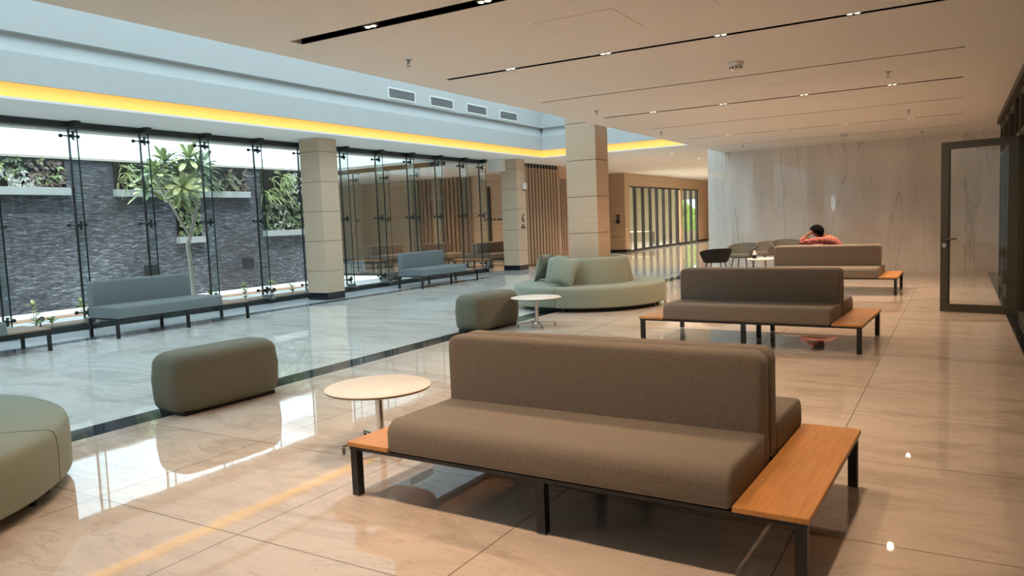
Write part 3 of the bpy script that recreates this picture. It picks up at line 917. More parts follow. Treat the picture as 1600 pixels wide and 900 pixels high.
R2 = math.radians
b1 = double_bench('large brown tweed back to back bench with orange wood ends in the foreground', (-1.796, 3.945, 0), R2(-1.8))
b2 = dup(b1, (-2.15, 9.68, 0), R2(-2.6), 'brown tweed back to back bench in the middle row, behind the foreground bench')
b3 = dup(b1, (-2.22, 15.92, 0), R2(-0.6), 'farthest brown tweed bench, by the marble wall, with a man leaning behind it')
for bx, by, lb in ((-15.15, 23.85, 'back to back bench in the far corridor right next to the far column'), (-17.75, 23.95, 'bench in the far corridor seen through the glass, middle one of three'), (-20.1, 23.75, 'bench in the far corridor seen through the glass, leftmost of three')):
    dup(b1, (bx, by, 0), R2(90), lb, 'benches in the corridor beyond the courtyard')


def single_bench(label, loc, rz):
    """local x along length from 0, seat faces -y, backrest at +y; wooden table at the far (+x) end"""
    t = thing('window_bench', label, 'bench', loc, rz, 'blue grey benches along the courtyard glazing')
    L, LC, D = 2.60, 2.02, 0.80
    b = B()
    for y in (0.03, D - 0.03): b.box(0.0, L, y - 0.02, y + 0.02, 0.296, 0.312)
    for x in (0.02, L / 2, LC, L - 0.02): b.box(x - 0.02, x + 0.02, 0.05, D - 0.05, 0.296, 0.312)
    obj('frame', b, M['black_metal'], t, smooth=False)
    for x in (0.025, 1.30, L - 0.025):
        for y in (0.025, D - 0.025):
            obj('leg', B().box(x - 0.022, x + 0.022, y - 0.022, y + 0.022, 0.0, 0.30), M['black_metal'], t, smooth=False)
    obj('seat', B().prism(seat_profile(0.0, D - 0.13, 0.312, 0.505, 0.045, 0.02), 'x', 0.01, LC, 0.02, 3), M['bluegrey'], t)
    pb = back_panel((LC - 0.16) / 2, D - 0.15, D, 0.312, 0.915)
    for v in pb.bm.verts: v.co.x += 0.01 + (LC - 0.16) / 2
    obj('backrest', pb, M['bluegrey'], t)
    o = obj('side_table_top', B().box(LC + 0.005, L, 0, D, 0.312, 0.336, 0.003, 1), M['table_edge'], t)
    o['label'] = 'brown wooden side table top'
    return t


# length along +Y, seat faces +X (local -y -> +X): rz = 90 deg
w1 = single_bench('blue grey bench with wooden end table in front of the frangipani courtyard', (-11.48, 6.97, 0), R2(90))
dup(w1, (-11.70, 15.22, 0), R2(90), 'blue grey bench with wooden end table right of the beige column by the glazing')
dup(w1, (-11.38, 3.31, 0), R2(90), 'window bench cut by the left edge of the photo, only its end table showing')


# ------------------------------------------------------------------ round tables
def side_table(label, loc, rz=0, top=0.455):
    t = thing('round_side_table', label, 'table', loc, rz, 'round cream side tables')
    b = B()
    b.lathe([(0.0, top), (0.375, top), (0.386, top - 0.006), (0.386, top - 0.009)], 0, 0, 64)
    b.mi = 1
    b.lathe([(0.386, top - 0.009), (0.38, top - 0.022), (0.36, top - 0.026), (0.0, top - 0.026)], 0, 0, 64)
    obj('table_top', b, [M['table_white'], M['table_edge']], t)
    b = B(); b.lathe([(0.0, top - 0.026), (0.10, top - 0.026), (0.10, top - 0.034), (0.03, top - 0.04), (0.03, 0.075), (0.042, 0.07), (0.05, 0.05), (0.0, 0.045)], 0, 0, 24)
    obj('pedestal', b, M['chrome'], t)
    for k in range(4):
        a = PI / 4 + k * PI / 2 + 0.25
        c, s = math.cos(a), math.sin(a)
        b = B(); b.tube([(0.03 * c, 0.03 * s, 0.068), (0.15 * c, 0.15 * s, 0.062), (0.30 * c, 0.30 * s, 0.052)], [0.015, 0.013, 0.012], 8)
        l = obj('base_leg', b, M['chrome'], t)
        obj('glide', B().cyl((0.292 * c, 0.292 * s, 0.0), (0.292 * c, 0.292 * s, 0.050), 0.012, 0.011, 10), M['grey_plastic'], l)
    return t


t1 = side_table('round cream side table with chrome base at the left end of the foreground bench', (-3.63, 4.13, 0), 0.1)
dup(t1, (-5.52, 9.97, 0), -0.27, 'round cream side table with chrome base in front of the round sage sofa')


# ------------------------------------------------------------------ ottomans
def ottoman(label, loc, rz, L=1.15, W=0.52, H=0.555):
    t = thing('upholstered_ottoman', label, 'ottoman', loc, rz, 'sage block ottomans')
    b = B()
    hl, hw = L / 2, W / 2
    # pill shaped block: superellipse sections stacked with soft edges
    nseg = 56
    def ring(z, inset):
        r = []
        for k in range(nseg):
            a = 2 * PI * k / nseg
            ca, sa = math.cos(a), math.sin(a)
            e = 0.42
            r.append(b.bm.verts.new(((hw - inset) * math.copysign(abs(ca) ** e, ca), (hl - inset) * math.copysign(abs(sa) ** e, sa), z)))
        return r
    zs = [(0.03, 0.06), (0.045, 0.03), (0.08, 0.008), (0.13, 0.0), (H * 0.55, -0.008), (H - 0.14, 0.004)] + [(H - 0.12 + 0.12 * math.sin(t_), 0.004 + 0.12 * (1 - math.cos(t_))) for t_ in [PI / 2 * i / 6 for i in range(1, 7)]]
    rings = [ring(z, i) for z, i in zs]
    for a, c in zip(rings, rings[1:]):
        for k in range(nseg):
            b.bm.faces.new((a[k], a[(k + 1) % nseg], c[(k + 1) % nseg], c[k]))
    b.bm.faces.new(list(reversed(rings[0]))); b.bm.faces.new(rings[-1])
    obj('body', b, M['olive'], t, angle=60)
    b = B(); b.box(-hw + 0.07, hw - 0.07, -hl + 0.08, hl - 0.08, 0.0, 0.035)
    obj('plinth', b, M['black_metal'], t, smooth=False)
    return t


ot1 = ottoman('sage green block ottoman at the floor strip, nearest, left of the foreground bench', (-6.06, 4.63, 0), R2(-3))
dup(ot1, (-6.20, 9.66, 0), R2(-4), 'sage green block ottoman beside the round table and round sofa')


# ------------------------------------------------------------------ round sofas
def ring_sofa(label, loc, rz, R1=1.43):
    t = thing('round_sofa', label, 'sofa', loc, rz, 'round sage sofas around columns')
    NS = 4
    R0 = 0.60
    gap = 0.004
    for k in range(NS):
        a0 = 2 * PI * k / NS + gap; a1 = 2 * PI * (k + 1) / NS - gap
        prof = [(R0, 0.075), (R1 - 0.03, 0.075), (R1, 0.10), (R1 + 0.005, 0.28), (R1, 0.375), (R1 - 0.012, 0.41), (R1 - 0.04, 0.43), (R1 - 0.2, 0.435), (0.86, 0.435), (R0, 0.43)]
        s = obj('seat_segment', B().lathe(prof, 0, 0, 28, a0, a1, True, True), M['sage'], t)
        b = B()
        am = a0 + 0.07; an = a1 - 0.07
        for a in (am, an):
            c_, s_ = math.cos(a), math.sin(a)
            b.cyl((c_ * (R1 - 0.12), s_ * (R1 - 0.12), 0), (c_ * (R1 - 0.12), s_ * (R1 - 0.12), 0.075), 0.025, 0.03, 10)
        obj('foot', b, M['black_metal'], s)
        g2 = 0.008
        prof = [(0.57, 0.40), (0.84, 0.40), (0.835, 0.46), (0.765, 0.84), (0.745, 0.885), (0.71, 0.905), (0.66, 0.908), (0.62, 0.89), (0.60, 0.85)]
        obj('backrest_segment', B().lathe(prof, 0, 0, 26, a0 + g2, a1 - g2, True, True), M['sage'], t)
    b = B(); b.lathe([(0.62, 0.0), (R1 - 0.2, 0.0), (R1 - 0.2, 0.075), (0.62, 0.075)], 0, 0, 64, loop=True)
    obj('plinth_ring', b, M['black_metal'], t)
    return t


rs = ring_sofa('round sage green sofa with low curved backs wrapped around the tall beige column', (-6.0, 12.95, 0), R2(-90))
ring_sofa('round sage sofa cut by the lower left corner of the photo', (-6.03, 1.30, 0), R2(44.6), 1.68)


def pillow(label, loc, rot):
    b = B()
    N = 14; S = 0.27
    grid = {}
    for side in (1, -1):
        for i in range(N + 1):
            for j in range(N + 1):
                u, v = -1 + 2 * i / N, -1 + 2 * j / N
                th = 0.085 * ((1 - abs(u) ** 2.6) * (1 - abs(v) ** 2.6)) ** 0.55
                edge = (i in (0, N)) or (j in (0, N))
                if edge and side == -1: grid[(side, i, j)] = grid[(1, i, j)]; continue
                pin = 1 - 0.07 * (1 - abs(u * v)) * (max(abs(u), abs(v)) ** 3)
                wr = 0.006 * math.sin(7 * u + 3 * v) * (1 - abs(u)) if not edge else 0
                grid[(side, i, j)] = b.bm.verts.new((S * u * pin, side * th + wr, S * v * pin))
    for side in (1, -1):
        for i in range(N):
            for j in range(N):
                q = [grid[(side, i, j)], grid[(side, i + 1, j)], grid[(side, i + 1, j + 1)], grid[(side, i, j + 1)]]
                b.bm.faces.new(q if side == -1 else list(reversed(q)))
    o = obj('throw_pillow', b, M['sage'], None, smooth=True, angle=70)
    o.location = loc; o.rotation_euler = rot
    tag(o, label, 'pillow', 'sage throw pillows on the round sofa')
    return o


pillow('square sage throw pillow leaning on the front of the round sofa back', (-6.02, 11.94, 0.70), (R2(-24), R2(9), R2(-6)))
pillow('sage throw pillow seen edge on at the left side of the round sofa back', (-7.0, 12.98, 0.70), (R2(-17), R2(3), R2(-87)))

# ------------------------------------------------------------------ courtyard glazing
b = B()
b.box(XG - 0.12, XG + 0.14, YB, 21.0, 0.0, 0.105)
struct('trim_7', b, M['charcoal'], 'dark kerb under the courtyard glazing')
b = B()
b.box(XG - 0.08, XG + 0.10, YB, 21.05, ZG - 0.105, ZG)
struct('trim_8', b, M['charcoal'], 'dark head beam along the top of the courtyard glazing')
b = B()
b.box(-22, XG - 0.08, 18.95, 19.1, 0.0, 0.10); b.box(-22, XG - 0.08, 18.95, 19.1, 3.42, 3.55)
struct('trim_9', b, M['charcoal'], 'kerb and head beam of the far courtyard glazing')


def fin(label, loc, rz, group, h0, h1, spid):
    t = thing('glass_fin', label, 'glass fin', loc, rz, group)
    obj('blade', B().box(0.02, 0.26, -0.012, 0.012, h0, h1), M['glass_fin'], t, smooth=False)
    obj('inner_edge', B().box(0.26, 0.266, -0.012, 0.012, h0, h1), M['glass_edge'], t, smooth=False)
    obj('joint_seal', B().box(-0.012, 0.018, -0.014, 0.014, h0, h1), M['black_metal'], t, smooth=False)
    obj('head_shoe', B().box(-0.02, 0.30, -0.06, 0.06, h1 - 0.0, h1 + 0.10), M['charcoal'], t, smooth=False)
    b = B(); b.box(0.0, 0.32, -0.075, 0.075, h0 - 0.055, h0 - 0.03); b.box(0.03, 0.27, -0.035, -0.015, h0 - 0.05, h0 + 0.04); b.box(0.03, 0.27, 0.015, 0.035, h0 - 0.05, h0 + 0.04)
    obj('base_shoe', b, M['steel'], t, smooth=False)
    for z in spid:
        b = B()
        b.cyl((0.10, -0.035, z), (0.10, 0.035, z), 0.035, n=14)
        b.tube([(0.10, -0.03, z), (0.06, -0.10, z + 0.005), (0.035, -0.145, z + 0.005)], [0.016, 0.013, 0.011], 8)
        b.tube([(0.10, 0.03, z), (0.06, 0.10, z + 0.005), (0.035, 0.145, z + 0.005)], [0.016, 0.013, 0.011], 8)
        b.cyl((0.012, -0.15, z + 0.005), (0.045, -0.15, z + 0.005), 0.034, 0.030, 14); b.cyl((0.012, 0.15, z + 0.005), (0.045, 0.15, z + 0.005), 0.034, 0.030, 14)
        b.box(0.13, 0.16, -0.02, 0.02, z - 0.075, z + 0.075, 0.008, 2)
        b.box(0.11, 0.19, -0.018, 0.018, z + 0.055, z + 0.08, 0.006, 1)
        obj('spider_fitting', b, M['charcoal'], t)
    return t


FY = [6.27 - 1.343 * k for k in range(8, 0, -1)] + [6.27, 7.61, 8.96, 10.30, 11.66, 12.98, 14.39, 15.74, 17.09, 18.43, 19.75, 20.85]
FL = {6.27: 'glass fin with steel fittings at the left edge of the photo', 7.61: 'glass fin with spider fittings at the left end of the grey bench', 8.96: 'glass fin with spider fittings left of the frangipani tree',
      10.30: 'glass fin with spider fittings right in front of the frangipani leaves', 11.66: 'glass fin with spider fittings between tree and beige column', 12.98: 'glass fin hidden behind the beige column',
      14.39: 'first glass fin right of the beige column', 15.74: 'second glass fin right of the beige column', 17.09: 'third glass fin right of the beige column',
      18.43: 'fourth glass fin right of the beige column', 19.75: 'second last glass fin before the far column', 20.85: 'last glass fin at the far end of the courtyard glazing'}
f0 = fin(FL[6.27], (XG, 6.27, 0), 0, 'glass fins of the courtyard glazing', 0.16, ZG - 0.10, (3.42, 1.855, 0.30))
for y in FY:
    if y != 6.27:
        dup(f0, (XG, y, 0), 0, FL.get(y, 'glass fin of the courtyard glazing beside and behind the camera'))
for y0, y1 in zip(FY, FY[1:]):
    b = B(); b.box(XG - 0.008, XG + 0.008, y0 + 0.012, y1 - 0.012, 0.10, ZG - 0.10)
    struct('window_%d' % n, b, M['glass'], 'clear frameless glass pane of the courtyard glazing'); n += 1
ff = None
FX = [-14.75, -16.0, -17.3, -18.6, -19.9, -21.2]
for k, x in enumerate(FX):
    lb = 'glass fin of the far courtyard glazing, %s from the corner' % ('first', 'second', 'third', 'fourth', 'fifth', 'sixth')[k]
    if ff is None: ff = fin(lb, (x, 19.02, 0), R2(90), 'glass fins of the far courtyard glazing', 0.15, 3.42, (3.2, 1.855, 0.30))
    else: dup(ff, (x, 19.02, 0), R2(90), lb)
xs = [XG - 0.1] + FX
for x0, x1 in zip(xs, xs[1:]):
    b = B(); b.box(x1 + 0.012, x0 - 0.012, 19.012, 19.028, 0.10, 3.42)
    struct('window_%d' % n, b, M['glass'], 'clear glass pane of the far courtyard glazing'); n += 1

# ------------------------------------------------------------------ courtyard
b = B(); b.box(XWW - 0.5, XG - 0.12, YB, 18.0, -0.3, 0.03); b.box(-26, XG - 0.12, 18.0, 18.95, -0.3, 0.03)
struct('ground', b, M['gravel'], 'white gravel bed of the courtyard')
b = B(); b.box(XG - 1.15, XG - 0.14, YB, 14.6, 0.03, 0.055); b.box(XG - 2.6, XG - 2.1, YB, 15.0, 0.03, 0.05)
struct('ground', b, M['soil'], 'strip of red brown soil along the courtyard kerb')
ZWW = 3.44
b = B(); b.box(XWW - 0.4, XWW, YB, 18.0, 0, ZWW)
struct('wall_courtyard', b, M['slate'], 'split slate water wall of the courtyard')
b = B(); b.box(XWW - 0.45, XWW + 0.04, YB, 18.02, ZWW, ZWW + 0.055)
struct('trim_10', b, M['coping'], 'beige coping on top of the slate wall')


def planter(label, y0, y1, z0, z1, kinds, seed):
    random.seed(seed)
    t = thing('wall_planter', label, 'planter', (XWW, (y0 + y1) / 2, z0), 0, 'green wall planters on the slate wall')
    h = (y1 - y0) / 2
    H = z1 - z0
    b = B(); b.box(0.005, 0.16, -h - 0.04, h + 0.04, 0.0, 0.02); b.box(0.14, 0.16, -h - 0.04, h + 0.04, 0.02, 0.17)
    b.box(0.005, 0.14, -h - 0.04, -h - 0.02, 0.02, 0.17); b.box(0.005, 0.14, h + 0.02, h + 0.04, 0.02, 0.17)
    obj('tray', b, M['tray'], t, smooth=False)
    obj('planting_panel', B().box(0.005, 0.05, -h, h, 0.02, H), M['plant_back'], t, smooth=False)
    for (mat_, u0, u1, v0, v1, style, cnt) in kinds:
        b = B()
        for _ in range(cnt):
            yy = -h + 2 * h * random.uniform(u0, u1); zz = 0.16 + (H - 0.18) * random.uniform(v0, v1)
            if style == 'strap':
                for _k in range(5):
                    d = Vector((random.uniform(0.35, 0.7), random.uniform(-0.8, 0.8), random.uniform(-0.1, 0.7)))
                    b.leaf((0.06, yy, zz), d, (1, 0, 0.5), random.uniform(0.22, 0.42), 0.028, random.uniform(0.5, 1.1), 0.2, 5)
            else:
                for _k in range(5):
                    a = random.uniform(0, 2 * PI)
                    d = Vector((random.uniform(0.25, 0.7), math.cos(a), math.sin(a)))
                    b.leaf((0.07, yy, zz), d, (1, 0, 0.2), random.uniform(0.06, 0.12), random.uniform(0.04, 0.06), 0.2, 0.1, 3)
        o = obj('foliage', b, M[mat_], t, smooth=False)
        o['kind'] = 'stuff'
    return t


planter('green wall planter at the left edge, silver and bronze leaves above a pale tray', 6.6, 9.69, 2.62, 3.42,
        [('leaf_grey', 0.0, 0.80, 0.0, 0.6, 'rosette', 95), ('leaf_lime', 0.45, 0.95, 0.1, 1.0, 'rosette', 22), ('leaf_brown', 0.72, 1.0, 0.1, 1.0, 'rosette', 40), ('leaf_green', 0.0, 0.7, 0.45, 1.0, 'rosette', 50)], 3)
planter('long green wall planter behind the frangipani crown with strap leaves', 10.85, 14.75, 2.60, 3.42,
        [('leaf_lime', 0.02, 0.30, 0.1, 0.95, 'strap', 34), ('leaf_green', 0.25, 0.85, 0.1, 0.95, 'strap', 70), ('leaf_brown', 0.82, 1.0, 0.1, 1.0, 'rosette', 40)], 4)
planter('small green wall planter low behind the frangipani trunk', 12.45, 13.15, 1.40, 2.55, [('leaf_green', 0.0, 1.0, 0.0, 1.0, 'rosette', 60), ('leaf_lime', 0.0, 1.0, 0.0, 1.0, 'rosette', 12)], 5)
planter('large green wall planter left of the beige column', 15.3, 17.5, 1.48, 3.40,
        [('leaf_lime', 0.0, 0.48, 0.50, 0.98, 'strap', 40), ('leaf_grey', 0.45, 0.95, 0.58, 0.98, 'rosette', 50), ('leaf_green', 0.0, 1.0, 0.0, 0.58, 'rosette', 190), ('leaf_grey', 0.05, 0.95, 0.02, 0.5, 'rosette', 30)], 6)
tag(obj('wall_spout_box', B().box(XWW, XWW + 0.03, 11.45, 11.85, 0.66, 0.90, 0.01), M['charcoal']), 'dark square box on the slate wall above the grey bench', 'box')  # thin slabs standing in for dark irregular patches in the slate
tag(obj('wall_spout_box', B().box(XWW, XWW + 0.03, 14.45, 14.85, 0.62, 0.88, 0.01), M['charcoal']), 'dark square box on the slate wall right of the tree trunk', 'box')

# frangipani tree
t = thing('frangipani_tree', 'frangipani tree with bare pale branches and leaf rosettes in the courtyard', 'tree', (-15.2, 11.12, 0.03))
TB = Vector((-15.2, 11.12, 0.03))
def tb(pts): return [(x - TB.x, y - TB.y, z - TB.z) for x, y, z in pts]
obj('trunk', B().tube(tb([(-15.2, 11.13, 0.0), (-15.2, 11.12, 0.31), (-15.18, 11.10, 0.68), (-15.2, 11.09, 1.13), (-15.2, 11.06, 1.35), (-15.2, 11.17, 1.64), (-15.2, 11.33, 2.05), (-15.2, 11.40, 2.40)]), [0.07, 0.058, 0.052, 0.050, 0.048, 0.042, 0.038, 0.034], 10), M['bark'], t)
BR = [([(-15.2, 11.40, 2.37), (-15.15, 11.39, 2.64), (-15.1, 11.28, 2.89), (-15.05, 11.16, 3.10), (-15.0, 11.11, 3.24)], (0.04, 0.03)),
      ([(-15.2, 11.16, 1.62), (-15.1, 11.19, 1.93), (-15.05, 11.13, 2.23), (-14.95, 10.99, 2.42), (-14.85, 10.80, 2.62)], (0.04, 0.028)),
      ([(-15.2, 11.14, 1.60), (-15.15, 10.89, 1.94), (-15.1, 10.64, 2.30), (-15.1, 10.45, 2.62), (-15.15, 10.36, 2.95)], (0.034, 0.024)),
      ([(-15.2, 11.38, 2.37), (-15.25, 11.19, 2.52), (-15.2, 11.01, 2.74), (-15.1, 10.88, 2.95)], (0.032, 0.024)),
      ([(-15.1, 11.28, 2.89), (-15.15, 11.42, 3.02), (-15.2, 11.52, 3.16)], (0.026, 0.02)),
      ([(-15.2, 11.40, 2.40), (-15.4, 11.45, 2.65), (-15.55, 11.42, 2.85)], (0.03, 0.02)),
      ([(-15.2, 11.01, 2.74), (-15.3, 10.85, 3.0), (-15.3, 10.74, 3.25)], (0.026, 0.02))]
for pts, (ra, rb) in BR:
    k = len(pts)
    obj('branch', B().tube(tb(pts), [ra + (rb - ra) * i / (k - 1) for i in range(k)], 8), M['bark'], t)
random.seed(21)
ROS = [((-15.0, 11.11, 3.32), 0.58, 34, (0.15, 0, 1)), ((-14.85, 10.79, 2.66), 0.52, 26, (0.8, -0.1, 0.45)), ((-15.15, 10.36, 2.97), 0.50, 26, (0.1, -0.2, 1)),
       ((-15.1, 10.86, 3.0), 0.46, 20, (0.4, -0.2, 0.9)), ((-15.2, 11.54, 3.18), 0.52, 26, (0.1, 0.3, 1)), ((-15.55, 11.42, 2.92), 0.46, 22, (0, 0.2, 1)), ((-15.3, 10.72, 3.26), 0.50, 24, (0, -0.1, 1)),
       ((-15.35, 11.30, 2.60), 0.44, 14, (0.2, 0.3, 0.8)), ((-15.4, 11.08, 2.38), 0.40, 12, (0.3, -0.1, 0.4)), ((-15.3, 11.18, 3.05), 0.50, 20, (0.5, 0.1, 0.8)), ((-15.4, 10.30, 2.62), 0.42, 14, (0.2, -0.5, 0.8))]
for c_, L_, cnt, ax in ROS:
    b = B(); q = Vector(ax).normalized().to_track_quat('Z', 'Y')
    for i in range(cnt):
        a = i * 2.399
        e = math.radians(78 - 95 * (i / cnt) ** 0.8)
        d = q @ Vector((math.cos(a) * math.cos(e), math.sin(a) * math.cos(e), math.sin(e)))
        base = Vector(c_) - TB
        b.leaf(base, d, q @ Vector((0, 0, 1)), L_ * random.uniform(0.75, 1.1), random.uniform(0.115, 0.15), random.uniform(0.10, 0.30), 0.18, 7, True)
    obj('leaf_rosette', b, M['leaf_tree'], t, smooth=False)

# small garden plants along the kerb and at the foot of the wall
random.seed(9)
PL = [(-13.95, 7.0), (-14.1, 7.35), (-13.9, 8.0), (-14.3, 8.4), (-13.95, 8.75), (-16.4, 8.2), (-16.6, 9.3), (-13.95, 10.6), (-13.9, 11.5), (-15.9, 12.1), (-14.0, 12.2), (-16.2, 13.4), (-16.5, 14.6), (-14.1, 13.1), (-15.5, 15.3), (-16.8, 11.0)]
WH = ['nearest the left edge', 'second from the left edge', 'before the left glass pane, third along', 'left of the grey bench, fourth along', 'at the near end of the grey bench back', 'at the foot of the slate wall far left',
      'at the foot of the slate wall behind the bench', 'hidden behind the bench back', 'by the far end of the bench back', 'right of the tree trunk', 'behind the bench end table', 'at the wall foot below the large planter', 'at the wall foot beside the beige column', 'by the kerb left of the beige column', 'in the gravel right before the beige column', 'at the wall foot behind the tree']
for (x, y), wh in zip(PL, WH):
    t = thing('seedling', 'small lime seedling in the courtyard ' + wh, 'plant', (x, y, 0.05), 0, 'seedlings in the courtyard bed')
    h = random.uniform(0.18, 0.34)
    obj('stem', B().tube([(0, 0, -0.01), (0.01, 0, h * 0.6), (0.0, 0.01, h)], [0.006, 0.005, 0.004], 6), M['leaf_green'], t)
    b = B()
    for i in range(12):
        a = i * 2.4
        b.leaf((0, 0, h * random.uniform(0.3, 1.0)), (math.cos(a), math.sin(a), random.uniform(0.2, 1.1)), (0, 0, 1), random.uniform(0.12, 0.2), 0.075, 0.3, 0.15, 3)
    obj('leaves', b, M['leaf_lime'], t, smooth=False)
for k, (x, y) in enumerate(((-14.3, 7.25), (-14.35, 12.7))):
    t = thing('garden_spotlight', ('small black garden spotlight left of the grey bench', 'small black garden spotlight beside the beige column')[k], 'light fixture', (x, y, 0.03))
    obj('spike', B().cyl((0, 0, 0), (0, 0, 0.12), 0.012, n=8), M['black_metal'], t)
    obj('lamp_head', B().cyl((-0.05, 0, 0.13), (0.05, 0.02, 0.17), 0.04, 0.05, 12), M['black_metal'], t)
# dark boulders and pots seen low behind the second window bench
random.seed(4)
for k, (x, y, r) in enumerate(((-14.3, 16.9, 0.20), (-14.5, 17.5, 0.24))):
    b = B(); b.blob((0, 0, 0), r, (1.2, 0.9, 0.55), 3)
    for v in b.bm.verts: v.co += v.co.normalized() * 0.02 * math.sin(v.co.x * 23 + v.co.y * 17 + v.co.z * 31)
    o = obj('boulder', b, M['charcoal'], None, loc=(x, y, 0.03 + r * 0.42), angle=60)
    tag(o, ('dark boulder in the gravel behind the second window bench, nearer one', 'dark boulder in the gravel behind the second window bench, farther one')[k], 'rock')

# ------------------------------------------------------------------ open glass door
t = thing('glass_door', 'open dark framed glass door standing out from the right glazing', 'door', (0.735, 12.735, 0), R2(180 - 12.2))
b = B()
W_, H_, F_ = 0.965, 2.515, 0.105
b.box(0, F_, -0.03, 0.03, 0.01, H_); b.box(W_ - F_, W_, -0.03, 0.03, 0.01, H_)
b.box(F_, W_ - F_, -0.03, 0.03, 0.01, 0.125); b.box(F_, W_ - F_, -0.03, 0.03, H_ - 0.105, H_)
obj('door_frame', b, M['dark_frame'], t, smooth=False)
obj('gasket', B().box(F_, F_ + 0.012, -0.02, 0.02, 0.125, H_ - 0.105).box(W_ - F_ - 0.012, W_ - F_, -0.02, 0.02, 0.125, H_ - 0.105), M['black_metal'], t, smooth=False)
obj('glass_pane', B().box(F_, W_ - F_, -0.005, 0.005, 0.125, H_ - 0.105), M['glass'], t, smooth=False)
for s in (1, -1):
    b = B(); b.cyl((W_ - 0.055, s * 0.03, 1.09), (W_ - 0.055, s * 0.075, 1.09), 0.012, n=10); b.tube([(W_ - 0.055, s * 0.075, 1.09), (W_ - 0.19, s * 0.078, 1.092)], [0.013, 0.011], 8)
    b.cyl((W_ - 0.055, s * 0.03, 1.09), (W_ - 0.055, s * 0.036, 1.09), 0.028, n=14)
    hd = obj('lever_handle', b, M['black_metal'], t)
    b = B(); b.cyl((W_ - 0.055, s * 0.03, 1.005), (W_ - 0.055, s * 0.045, 1.005), 0.03, n=14); b.cyl((W_ - 0.055, s * 0.04, 0.975), (W_ - 0.055, s * 0.05, 0.975), 0.016, n=10)
    obj('lock_cylinder', b, M['chrome'], t)
for z in (0.25, 1.22, 2.2):
    obj('hinge', B().cyl((-0.012, -0.035, z - 0.05), (-0.012, -0.035, z + 0.05), 0.013, n=10), M['dark_frame'], t)

# ------------------------------------------------------------------ ceiling equipment
SPR = [(-4.69, 6.05, 'sprinkler head on the ceiling at the left, near the atrium edge'), (-4.74, 10.69, 'sprinkler head on the ceiling above the tan sofa column'), (-4.98, 14.29, 'sprinkler head on the ceiling just right of the tan sofa column'),
       (-0.74, 10.39, 'sprinkler head on the ceiling at the right, largest of the right row'), (-0.733, 14.74, 'sprinkler head on the ceiling above the farthest lit slot, right side'), (-0.686, 19.1, 'sprinkler head on the ceiling next to the marble wall, right side'), (-4.5, 18.8, 'sprinkler head near the left end of the marble wall')]
sp0 = None
for x, y, lb in SPR:
    if sp0 is None:
        sp0 = thing('sprinkler_head', lb, 'sprinkler', (x, y, ZC), 0, 'ceiling sprinklers')
        obj('escutcheon', B().lathe([(0.0, -0.012), (0.03, -0.010), (0.045, 0.0)], 0, 0, 18), M['steel'], sp0)
        obj('body', B().cyl((0, 0, -0.01), (0, 0, -0.035), 0.011, 0.009, 10), M['steel'], sp0)
        b = B(); b.tube([(0.012, 0, -0.03), (0.016, 0, -0.045), (0.004, 0, -0.062)], 0.0035, 6); b.tube([(-0.012, 0, -0.03), (-0.016, 0, -0.045), (-0.004, 0, -0.062)], 0.0035, 6)
        obj('yoke', b, M['steel'], sp0)
        obj('deflector', B().cyl((0, 0, -0.062), (0, 0, -0.066), 0.024, n=14), M['steel'], sp0)
    else: dup(sp0, (x, y, ZC), 0.4, lb)
sm = None
for x, y, lb in ((-2.10, 8.50, 'white smoke detector on the ceiling, the large near one'), (-2.13, 17.95, 'smoke detector on the ceiling near the marble wall')):
    if sm is None:
        sm = thing('smoke_detector', lb, 'smoke detector', (x, y, ZC), 0, 'smoke detectors')
        obj('base', B().lathe([(0.0, 0.0), (0.062, 0.0), (0.062, -0.012), (0.055, -0.02), (0.0, -0.02)], 0, 0, 24), M['plastic'], sm)
        obj('chamber', B().lathe([(0.048, -0.02), (0.046, -0.05), (0.03, -0.062), (0.0, -0.064)], 0, 0, 24), M['plastic'], sm)
        b = B()
        for k in range(10):
            a = k * 2 * PI / 10
            b.box(0.044 * math.cos(a) - 0.006, 0.044 * math.cos(a) + 0.006, 0.044 * math.sin(a) - 0.006, 0.044 * math.sin(a) + 0.006, -0.05, -0.034)
        obj('vents', b, M['grey_plastic'], sm, smooth=False)
        sm.scale = (1.4, 1.4, 1.4)
    else: dup(sm, (x, y, ZC), 0, lb).scale = (1.35, 1.35, 1.35)
for x, y, lb in ((-2.02, 10.27, 'flush round ceiling speaker between thin and lit slots'), (-2.13, 16.82, 'flush round ceiling speaker beyond the farthest lit slot')):
    t = thing('ceiling_speaker', lb, 'speaker', (x, y, ZC), 0, 'ceiling speakers')
    obj('rim', B().lathe([(0.095, 0.0), (0.105, -0.007), (0.115, 0.0)], 0, 0, 32), M['plastic'], t)
    obj('grille', B().lathe([(0.0, -0.003), (0.095, -0.003)], 0, 0, 32), M['ceiling'], t)
for x0, x1, y0, y1, lb in ((-3.05, -2.35, 5.65, 6.35, 'flush square access panel in the ceiling left of centre'), (-1.62, -0.9, 5.3, 6.1, 'flush square access panel in the ceiling at the top edge right of centre')):
    t = thing('ceiling_access_panel', lb, 'access panel', ((x0 + x1) / 2, (y0 + y1) / 2, ZC), 0, 'ceiling access panels')
    hx, hy = (x1 - x0) / 2, (y1 - y0) / 2
    obj('panel', B().box(-hx, hx, -hy, hy, -0.002, 0.0), M['ceiling'], t, smooth=False)
    b = B(); g = 0.006
    b.box(-hx - g, hx + g, -hy - g, -hy, -0.001, 0); b.box(-hx - g, hx + g, hy, hy + g, -0.001, 0); b.box(-hx - g, -hx, -hy, hy, -0.001, 0); b.box(hx, hx + g, -hy, hy, -0.001, 0)
    obj('shadow_gap', b, M['wood_wall'], t, smooth=False)

